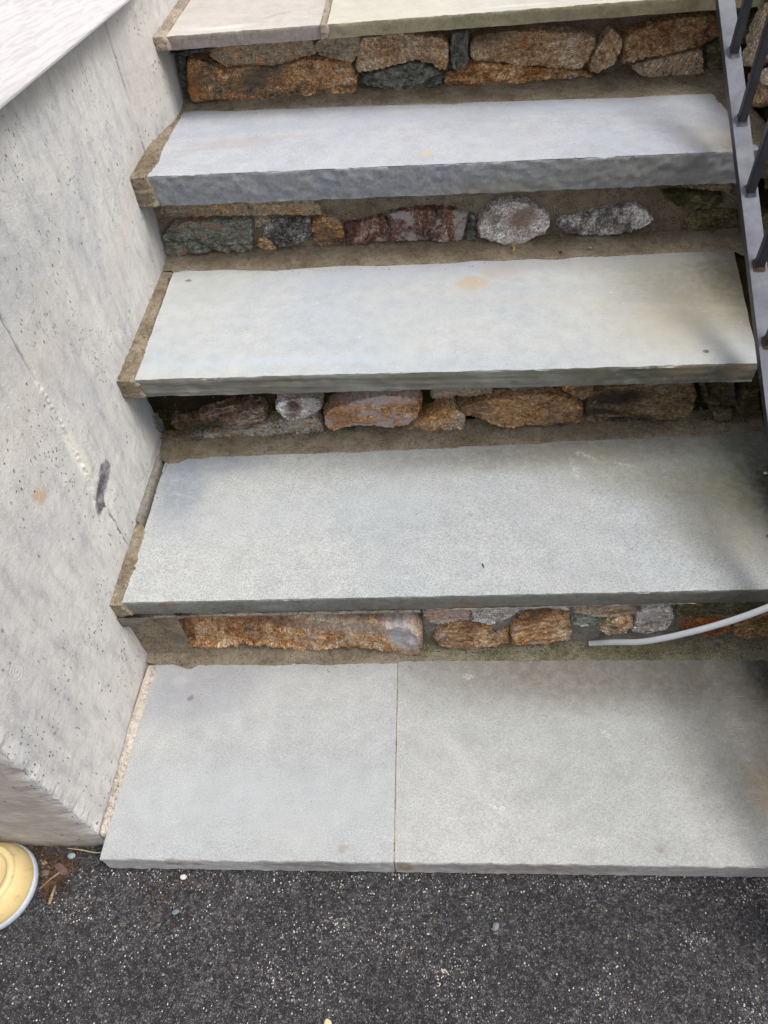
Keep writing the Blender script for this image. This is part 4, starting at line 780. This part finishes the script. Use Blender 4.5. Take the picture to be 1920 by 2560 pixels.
sloped_bar('bottom_rail', 1.020, 1.0475, -.08, 1.30, 0, .0135)
sloped_bar('top_rail', 1.016, 1.052, -.10, 1.30, .86, .022)
def post(name, x, y, z0, z1, s, parent=rl):
    bm = bmesh.new(); bmesh.ops.create_cube(bm, size=1, matrix=Matrix.Translation((x, y, (z0+z1)/2)) @ Matrix.Diagonal((s, s, z1-z0, 1)))
    bmesh.ops.bevel(bm, geom=[e for e in bm.edges if abs((e.verts[0].co-e.verts[1].co).z) > .01], offset=.0011, segments=2, affect='EDGES')
    bmesh.ops.translate(bm, verts=bm.verts[:], vec=-rl.location); me = bpy.data.meshes.new(name); bm.to_mesh(me); bm.free(); me.materials.append(rail_m)
    o = bpy.data.objects.new(name, me); COL.objects.link(o); o.parent = parent; return o
post('post', 1.034, -.09, -.01, .95, .034); post('post', 1.034, 1.31, .78, 1.78, .034)
for k in range(-5, 7):
    y = 1.058-.1105*(4-k) if False else .6155+.1105*k
    if y > 1.25 or y < -.05: continue
    b = post('baluster', 1.0345, y, rz(y)-.006, rz(y)+.85, .0128)
    V = []; F = []; n = 24
    for a in range(n):
        th = 2*math.pi*a/n; c_, s_ = math.cos(th), math.sin(th); rr = .0066/max(abs(c_), abs(s_))
        for (e, h) in ((.0, .0045), (.0012, .0022), (.0028+.0012*random.random(), .0002)):
            xx = 1.0345+c_*(rr+e); yy = y+s_*(rr+e); V.append((xx, yy, rz(yy)+h))
    for a in range(n):
        for j in range(2): p = a*3+j; q = ((a+1) % n)*3+j; F.append((p, p+1, q+1, q))
    w_ = part_mesh('weld', V, F, rust_m if k in (0, 1) else rail_m, rl); w_.parent = b

# ------------------------------------------------------------------ dry stone retaining wall at the right
rw = empty('retaining_wall', (1.15, .6, 0), 'rough field-stone retaining wall behind the railing at the right edge', 'stone wall')
def ztop(y): return interp([(-.15, .12), (.2, .36), (.95, .74), (1.05, .80), (3, .82)], y)
def tread(y): return interp([(-.01, 0), (0, .05), (.335, .05), (.336, .24), (.64, .24), (.645, .44), (.97, .44), (.975, .63), (1.22, .63), (1.23, .78), (4, .78)], y)
rmats = [rock('wall_rock_tan', TANP, band=2, seed=70, moss=.05), rock('wall_rock_pale', [S(150, 128, 100, k_), S(190, 170, 140, k_), S(214, 198, 172, k_), S(226, 214, 196, k_)], band=2, seed=71), rock('wall_rock_moss', MSD, band=2, seed=72, moss=.5), rock('wall_rock_grey', DKG, band=3, seed=73, moss=.2)]
place_r = lambda a, b, h: (1.142-h, a, b)
trc = [[(a/1e4, b/1e4) for a, b in p] for p in RW]
for q, p in enumerate(trc):
    stone('r', p, place_r, rmats[(1, 1, 0, 2, 1, 0, 2)[q]], rw, bulge=.022, rough=.004, seed=80+q, sp=.005, edge=.02)
z = .0; row = 0
while z < .8:
    hgt = random.uniform(.06, .10); y = -.12+random.uniform(0, .05)
    while y < 1.75:
        wd = random.uniform(.08, .20); cy = y+wd/2; cz = z+hgt/2
        hit = any(min(a for a, b in p)-wd*.35 < cy < max(a for a, b in p)+wd*.35 and min(b for a, b in p)-hgt*.35 < cz < max(b for a, b in p)+hgt*.35 for p in trc)
        if cz < ztop(cy)-.01 and z+hgt > tread(cy)-.02 and not hit:
            n = 9; pts = []
            for a in range(n):
                th = 2*math.pi*a/n; c_, s_ = math.cos(th), math.sin(th); f = (abs(c_)**3.4+abs(s_)**3.4)**(-1/3.4)*random.uniform(.86, .99)
                pts.append((cy+c_*f*wd*.5, cz+s_*f*hgt*.5))
            stone('r', pts, place_r, rmats[2 if random.random() < .5 else random.randrange(4)], rw, bulge=.02, rough=.004, seed=random.uniform(0, 90), sp=.007, edge=.02)
        y += wd+.004
    z += hgt+.004; row += 1
V = []; ys = list(np.linspace(-.15, 2.2, 120)); 
for y in ys:
    for b in range(30):
        zz = -.02+(ztop(y)+.0+.02)*b/29; V.append((1.150+.006*FB(y*20, zz*20, 2, 3), y, zz))
    V.append((1.17, y, ztop(y)+.004)); V.append((1.6, y, ztop(y)+.02))
part_mesh('mortar_bed', V, gridfaces(len(ys), 32, flip=True), soil, rw)
o = mesh_obj('raised_bed', *[[(1.5, -.15, -.02), (1.5, 2.2, -.02), (1.5, 2.2, .83), (1.5, -.15, .13), (4, -.15, -.02), (4, 2.2, -.02), (4, 2.2, .86), (4, -.15, .2)], [(3, 2, 6, 7), (0, 3, 7, 4), (1, 5, 6, 2)]], soil, smooth=False); meta(o, kind='structure')
V, F = box(-.0, 1.9, -.02, 1.5, 6, .755); o = mesh_obj('landing_ground', V, F, soil, smooth=False); meta(o, kind='structure')

# ------------------------------------------------------------------ asphalt
am = M('asphalt', .82, .3)
avv = am.vm('ADD', am.pos, am.vm('SCALE', am.noise(180, 3, .7, col=True), .012)); av = am.vor(230, avv, out='Color'); ad = am.vor(230, avv, feat='DISTANCE_TO_EDGE'); a2 = am.vor(420, out='Color'); big = am.vor(62, out='Color'); bigd = am.vor(62)
c = am.ramp(am.sep(av)[0], [(.1, S(55, 53, 54, .8)), (.5, S(73, 71, 73, .9)), (.9, S(91, 89, 91, .95))])
c = am.mix(am.math('MULTIPLY', am.rng(bigd, .42, .30), am.rng(am.sep(big)[0], .60, .70, 0, .5)), c, am.ramp(am.sep(big)[1], [(0, S(100, 96, 102, .6)), (.7, S(118, 114, 118, .6)), (1, S(138, 124, 108, .6))]))
c = am.mix(.8, c, am.ramp(am.noise(7, 4, .6), [(.3, (.72, .72, .72, 1)), (.55, (1, 1, 1, 1)), (.75, (1.35, 1.32, 1.34, 1))]), 'MULTIPLY')
c = am.mix(am.rng(ad, .10, .015, 0, .6), c, S(32, 30, 32, .7))
fine = am.noise(900, 2, .7); c = am.mix(.9, c, am.ramp(fine, [(.3, (.45, .45, .45, 1)), (.5, (1, 1, 1, 1)), (.68, (1.7, 1.7, 1.7, 1))]), 'MULTIPLY')
sp_ = am.math('MULTIPLY', am.rng(am.sep(a2)[0], .90, .95), am.rng(am.vor(420), .36, .2)); sp_ = am.math('MULTIPLY', sp_, am.rng(am.noise(10, 3), .36, .6, .25, 1))
c = am.mix(am.math('MULTIPLY', sp_, .8), c, S(210, 206, 200, .75))
am.color(c); am.bump(am.math('ADD', am.math('MULTIPLY', am.rng(ad, 0, .2), 1.0), am.math('MULTIPLY', fine, .6)), .0022, 1.0); am.bump(am.noise(70, 4, .7), .004, .7); asph = am.m
xs = list(-np.geomspace(60, .5, 16))+list(np.arange(-.45, 1.35, .0042))+list(np.geomspace(1.4, 60, 16)); ys = list(-np.geomspace(60, .52, 16))+list(np.arange(-.50, .08, .0042))+list(np.geomspace(.1, 60, 14))
V = []
for x in xs:
    for y in ys:
        near = -.46 < x < 1.36 and -.51 < y < .09
        V.append((x, y, (.0008*FB(x*70, y*70, 1, 3)+.0022*max(0, noise.noise(Vector((x*75, y*75, 6)))-.1)-.0035+.002*noise.noise(Vector((x*6, y*6, 2)))) if near else -.0035))
o = mesh_obj('asphalt_ground', V, gridfaces(len(xs), len(ys)), asph); meta(o, kind='structure')

def chips(n, fx, smin, smax, mat, name, label, z0=0.0, flat=.55):
    V = []; F = []
    for k in range(n):
        x, y = fx(); s = smin+(smax-smin)*random.random()**3; b = len(V); a0 = random.uniform(0, 6.28); zz = z0-.0035+.002*noise.noise(Vector((x*6, y*6, 2)))+.0008
        m_ = 5
        for j in range(m_): th = a0+2*math.pi*j/m_; r = s*random.uniform(.6, 1.2); V.append((x+r*math.cos(th), y+r*math.sin(th), zz+s*.2*random.random()))
        V.append((x+s*random.uniform(-.3, .3), y+s*random.uniform(-.3, .3), zz+s*flat*random.uniform(.8, 1.5)+.0006))
        for j in range(m_): F.append((b+j, b+(j+1) % m_, b+m_))
    o = mesh_obj(name, V, F, mat, smooth=False); meta(o, label, kind='stuff'); return o
clus = [(random.uniform(-.1, 1.1), random.uniform(-.24, -.02), random.uniform(.01, .06)) for k in range(34)]
def fx():
    if random.random() < .40:
        c_ = random.choice(clus); return random.gauss(c_[0], c_[2]), min(-.002, random.gauss(c_[1], c_[2]*.6))
    if random.random() < .25: return random.uniform(-.1, 1.1), -abs(random.gauss(.0, .02))-.001
    return random.uniform(-.25, 1.25), random.uniform(-.42, .0)
grit_w = simple('pale_grit', S(214, 208, 198, .74), .8, .3, .2, 90); grit_g = simple('grey_grit', S(128, 126, 130, .6), .7, .3, .3, 70); grit_y = simple('buff_grit', S(196, 178, 140, .7), .8, .2, .25, 80)
chips(5200, fx, .0004, .0015, grit_w, 'pale_grit', 'pale stone grit scattered over the asphalt')
chips(3200, fx, .0005, .0026, grit_g, 'grey_grit', 'grey grit scattered over the asphalt', flat=.35)
chips(320, fx, .0004, .0018, grit_y, 'buff_grit', 'buff grit scattered over the asphalt', flat=.3)

# ------------------------------------------------------------------ things lying about
def pebble(x, y, z, rx, ry, rz_, mat, name, label, cat, seed, group=None, rot=0):
    bm = bmesh.new(); bmesh.ops.create_icosphere(bm, subdivisions=3, radius=1)
    for v in bm.verts:
        d = 1+.16*FB(v.co.x*1.4+seed, v.co.y*1.4, v.co.z*1.4, 2); p = v.co*d; v.co = (p.x*rx, p.y*ry, p.z*rz_)
    me = bpy.data.meshes.new(name); bm.to_mesh(me); bm.free(); me.materials.append(mat); me.polygons.foreach_set('use_smooth', [True]*len(me.polygons))
    o = bpy.data.objects.new(name, me); COL.objects.link(o); o.location = (x, y, z+rz_*.7); o.rotation_euler = (0, 0, rot); return meta(o, label, cat, group)
pebble(-.0585, .0165, 0, .0065, .0048, .003, simple('pebble_blue', S(158, 168, 172, .6), .6), 'pebble', 'flat blue-grey pebble on the litter by the concrete wall', 'pebble', 1)
pebble(-.099, .006, 0, .005, .004, .0028, simple('pebble_tan', S(150, 128, 96, .6), .7), 'pebble', 'tan pebble between the yellow container and the bark piece', 'pebble', 2)
pebble(-.092, -.008, 0, .007, .0055, .003, simple('pebble_olive', S(112, 100, 82, .6), .7), 'pebble', 'dull brown pebble in the middle of the leaf litter', 'pebble', 3)
pebble(-.106, -.026, 0, .0028, .0038, .002, grit_w, 'pebble', 'small cream pebble just right of the pale base of the yellow container', 'pebble', 4)
pebble(-.0035, .018, 0, .003, .0028, .002, grit_w, 'pebble', 'white pebble touching the left corner of the lowest slab', 'pebble', 5)
pebble(.128, -.012, 0, .0052, .004, .003, grit_w, 'pebble', 'white pebble on the asphalt just in front of the left slab', 'pebble', 6)
pebble(.126, -.060, 0, .0055, .0038, .002, simple('pebble_slate', S(120, 134, 144, .6), .6), 'pebble', 'slate-blue chip on the asphalt below the white pebble', 'pebble', 7, rot=.4)
pebble(.600, -.0735, 0, .0065, .0045, .002, simple('pebble_slate2', S(122, 130, 138, .6), .6), 'pebble', 'larger grey-blue chip on the asphalt right of centre', 'pebble', 8, rot=1)
pebble(.366, -.196, 0, .0062, .010, .0012, simple('paint_fleck', S(206, 196, 160, .7), .7), 'leaf_fragment', 'cream flake on the asphalt beside the shoe tip', 'flake', 9, rot=.2)
bark = simple('bark', S(112, 92, 86, .6), .9, .1, .5, 130, .002)
pebble(-.068, -.003, .001, .0135, .0065, .004, bark, 'bark_piece', 'purplish-brown piece of bark on the leaf litter', 'bark', 10, rot=-.55)
straw = simple('straw', S(196, 174, 134, .6), .6, .3, .25, 120); needle = simple('pine_needle', S(112, 86, 68, .45), .7, .2, .8, 45); twig_m = simple('twig_wood', S(160, 132, 104, .58), .8, .2, .4, 140, .0015)
def stick(name, pts, rad, mat, label, cat):
    P = []; n = 14
    for k in range(n+1):
        t = k/n*(len(pts)-1); i = min(int(t), len(pts)-2); f = t-i; a = Vector(pts[max(i-1, 0)]); b = Vector(pts[i]); c_ = Vector(pts[i+1]); d = Vector(pts[min(i+2, len(pts)-1)])
        P.append(.5*((2*b)+(c_-a)*f+(2*a-5*b+4*c_-d)*f*f+(3*b-a-3*c_+d)*f**3))
    rr = [rad*(1-.55*abs(2*k/n-1)**3) for k in range(n+1)] if not isinstance(rad, tuple) else [rad[0]+(rad[1]-rad[0])*k/n for k in range(n+1)]
    V, F = tube(P, rr, 8); o = mesh_obj(name, V, F, mat); recenter(o, P[0]); return meta(o, label, cat)
stick('grass_stem', [(-.068, .0275, .004), (-.045, .0250, .005), (-.022, .0215, .004), (-.004, .0220, .003)], .0009, straw, 'long curved straw-coloured stem at the foot of the concrete wall', 'stem')
stick('twig', [(-.0665, -.006, .004), (-.080, -.018, .005), (-.094, -.031, .002)], (.0018, .0008), twig_m, 'slanting pale brown twig across the leaf litter', 'twig')
stick('twig', [(-.070, -.026, .003), (-.0705, -.040, .0035), (-.0715, -.052, .003)], (.0016, .0032), twig_m, 'thick short tan twig pointing down from the leaf litter', 'twig')
stick('twig', [(-.108, .003, .003), (-.110, -.004, .003), (-.109, -.012, .002)], (.0018, .0014), needle, 'short reddish twig beside the yellow container', 'twig')
V = []; F = []
cl = [(-.085, .008, .022, .014), (-.075, -.012, .016, .012), (-.120, .022, .018, .006), (-.078, -.028, .010, .010), (-.06, .0, .016, .014)]
for k in range(330):
    c_ = random.choice(cl); x = random.gauss(c_[0], c_[2]*.6); y = min(.029, random.gauss(c_[1], c_[3]*.7)); a = random.uniform(0, 6.28); L = random.uniform(.004, .020); z = random.uniform(.0, .004); cv = random.uniform(-.4, .4)
    p = [(x, y, z), (x+L*.5*math.cos(a), min(.031, y+L*.5*math.sin(a)), z+random.uniform(0, .003)), (x+L*math.cos(a+cv), min(.031, y+L*math.sin(a+cv)), z+random.uniform(-.001, .003))]
    v, f = tube(p, random.uniform(.00025, .0006), 4, False); b = len(V); V += v; F += [tuple(b+q for q in g) for g in f]
o = mesh_obj('leaf_litter', V, F, needle); meta(o, 'reddish pine needles and fibres heaped by the concrete wall', kind='stuff')
V = []; F = []
for k in range(240):
    c_ = random.choice(cl+[(.15, -.02, .03, .006), (.62, -.006, .2, .004), (.09, -.04, .02, .02)]); x = random.gauss(c_[0], c_[2]*.8); y = min(.029, random.gauss(c_[1], c_[3])); 
    if x > 0: y = min(y, -.002)
    a = random.uniform(0, 6.28); s = random.uniform(.0012, .0034); b = len(V)
    for j in range(6): th = a+j*math.pi/3; V.append((x+s*math.cos(th)*random.uniform(.5, 1.1), y+s*.6*math.sin(th)*random.uniform(.6, 1.2), random.uniform(.0, .004)))
    F.append(tuple(range(b, b+6)))
o = mesh_obj('leaf_crumbs', V, F, simple('leaf_crumb', S(118, 98, 80, .5), .8, .2, .5, 100), smooth=False); meta(o, 'brown crumbled leaf bits along the slab and wall', kind='stuff')
# small litter on the steps
stick('dry_leaf', [(.690, .985, Z[2]+.006), (.6925, .990, Z[2]+.012), (.689, .996, Z[2]+.013), (.696, 1.003, Z[2]+.012), (.7005, 1.004, Z[2]+.013)], (.0022, .0009), simple('dry_leaf', S(176, 152, 84, .7), .7), 'tiny curled yellow leaf on the mortar under the round pale stone', 'leaf')
pebble(.838, .992, zt(2, .84)+.006, .003, .0024, .0016, grit_y, 'seed', 'small buff seed on the mortar below the lichen-white stone', 'seed', 21)
pebble(.781, .985, zt(2, .78)+.004, .0034, .0026, .002, simple('seed_brown', S(92, 76, 52, .6)), 'seed', 'small brown seed on the mortar left of the buff seed', 'seed', 22)
stick('leaf_fragment', [(.6015, .3975, zt(1, .6)+.0008), (.603, .392, zt(1, .6)+.0015), (.6035, .388, zt(1, .6)+.0008)], .0009, simple('leaf_dark', S(48, 54, 36, .6)), 'tiny dark green fleck lying on the second tread', 'leaf fragment')
pebble(1.0625, .4375, zt(1, 1.06), .0065, .0035, .003, simple('petal', S(176, 92, 100, .7), .6), 'petal', 'small pink petal at the right end of the second tread', 'petal', 23)
pebble(1.098, .575, zt(1, 1.09), .0035, .0028, .002, grit_w, 'pebble', 'white crumb in the dark right corner of the second tread', 'pebble', 24)

# ------------------------------------------------------------------ translucent tube
tm = M('frosted_plastic', .35, .5); tm.b.inputs['Transmission Weight'].default_value = .25; tm.b.inputs['Subsurface Weight'].default_value = .0
tm.color(tm.ramp(tm.noise(30, 3), [(.3, S(222, 226, 232, .95)), (.7, S(236, 238, 240, .95))])); tube_m = tm.m
pts = [(.7925, .350, .068), (.820, .330, .1055), (.858, .305, .150), (.905, .285, .208), (.955, .270, .270), (1.000, .258, .338), (1.045, .240, .43), (1.09, .20, .56)]
P = []; n = 60
for k in range(n+1):
    t = k/n*(len(pts)-1); i = min(int(t), len(pts)-2); f = t-i; a = Vector(pts[max(i-1, 0)]); b = Vector(pts[i]); c_ = Vector(pts[i+1]); d = Vector(pts[min(i+2, len(pts)-1)])
    P.append(.5*((2*b)+(c_-a)*f+(2*a-5*b+4*c_-d)*f*f+(3*b-a-3*c_+d)*f**3))
Ro = .0047; V, F = tube(P, Ro, 16, False); V2, F2 = tube(P, Ro*.66, 16, False); b = len(V); V += V2; F += [tuple(b+q for q in f)[::-1] for f in F2]
for k in range(16): F.append((k, b+k, b+(k+1) % 16, (k+1) % 16)[::-1])
o = mesh_obj('plastic_tube', V, F, tube_m); recenter(o, P[0]); meta(o, 'bent frosted plastic tube sticking up in front of the lowest riser at the right', 'tube')

# ------------------------------------------------------------------ yellow container, bottom left
ym = M('yellow_plastic', .45, .4); ym.color(ym.ramp(ym.noise(20, 4, .6), [(.3, S(220, 194, 134, .68)), (.7, S(230, 208, 156, .68))])); ym.color(ym.mix(ym.rng(ym.noise(55, 6, .75), .54, .70, 0, .5), ym.ramp(ym.noise(20, 4, .6), [(.3, S(220, 194, 134, .68)), (.7, S(230, 208, 156, .68))]), S(150, 124, 84, .6))); ym.bump(ym.noise(300, 3), .0006, .6); yel = ym.m
gm = M('scuffed_base', .6, .3); c = gm.ramp(gm.noise(40, 4), [(.3, S(178, 184, 196, .68)), (.7, S(198, 202, 210, .68))]); zz = gm.sep(gm.pos)[2]
c = gm.mix(gm.math('MULTIPLY', gm.rng(zz, .009, .001), gm.rng(gm.noise(120, 4, .8, v=gm.mp((1, 1, 4))), .48, .56)), c, S(60, 58, 60, .6)); gm.color(c); gbase = gm.m
yc = empty('plastic_container', (-.166, -.037, 0), 'rounded pale yellow plastic container with a scuffed grey-white base at the bottom left', 'container')
def lathe(name, prof, mat, cx=-.163, cy=-.030, seg=96, ell=(1, 1)):
    V = []; F = []
    for k in range(seg):
        th = 2*math.pi*k/seg
        for (r, z, dy) in prof: V.append((cx+r*math.cos(th)*ell[0], cy+dy+r*math.sin(th)*ell[1], z))
    n = len(prof)
    for k in range(seg):
        for j in range(n-1): a = k*n+j; b = ((k+1) % seg)*n+j; F.append((a, b, b+1, a+1))
    return part_mesh(name, V, F, mat, yc)
lathe('base', [(0.0000, -.002, 0), (0.0594, -.002, 0), (0.0633, .001, 0), (0.0644, .005, 0), (0.0638, .011, 0), (0.0618, .0138, 0), (0.0583, .0145, 0)], gbase)
lathe('body', [(0.0611, .0142, 0), (0.0614, .0165, 0), (0.0600, .024, 0), (0.0566, .034, .001), (0.0512, .043, .002), (0.0468, .048, .003)], yel)
lathe('ridge', [(0.0473, .0475, .003), (0.0460, .052, .003), (0.0424, .0545, .0035), (0.0380, .0540, .004), (0.0347, .0510, .0045), (0.0330, .0465, .005)], yel)
lathe('lid_panel', [(0.0332, .0470, .005), (0.0297, .0452, .005), (0.0165, .0445, .005), (0.0000, .0443, .005)], yel)

# ------------------------------------------------------------------ tip of a shoe at the bottom edge
sh = empty('shoe', (.432, -.33, 0), 'tip of a tan shoe with a dark rim at the bottom edge of the asphalt', 'shoe')
def loft(name, rings, mat, z_off=0):
    V = []; F = []; n = 28
    for (y, hw, z0, z1, cx) in rings:
        for k in range(n):
            th = 2*math.pi*k/n; V.append((.432+cx+hw*math.cos(th), y, (z0+z1)/2+(z1-z0)/2*math.sin(th)))
    m_ = len(rings)
    for i in range(m_-1):
        for k in range(n): k2 = (k+1) % n; F.append((i*n+k, (i+1)*n+k, (i+1)*n+k2, i*n+k2))
    F.append(tuple(range(n))); F.append(tuple(range((m_-1)*n, m_*n))[::-1]); return part_mesh(name, V, F, mat, sh)
loft('sole', [(-.2045, .010, .002, .012, 0), (-.2075, .020, 0, .016, 0), (-.214, .030, 0, .018, 0), (-.23, .040, 0, .02, 0), (-.27, .047, 0, .02, .002), (-.34, .042, 0, .02, 0), (-.42, .034, 0, .022, -.002), (-.47, .03, 0, .022, -.002), (-.487, .015, .002, .018, -.002)], simple('shoe_sole', S(64, 60, 66, .6), .7))
loft('upper', [(-.2075, .010, .008, .020, 0), (-.211, .019, .006, .028, 0), (-.219, .028, .006, .036, 0), (-.24, .037, .006, .048, 0), (-.28, .042, .006, .062, .002), (-.34, .037, .006, .085, 0), (-.40, .032, .006, .10, -.002), (-.46, .028, .006, .10, -.002), (-.48, .016, .02, .085, -.002)], simple('shoe_leather', S(176, 150, 130, .6), .6))
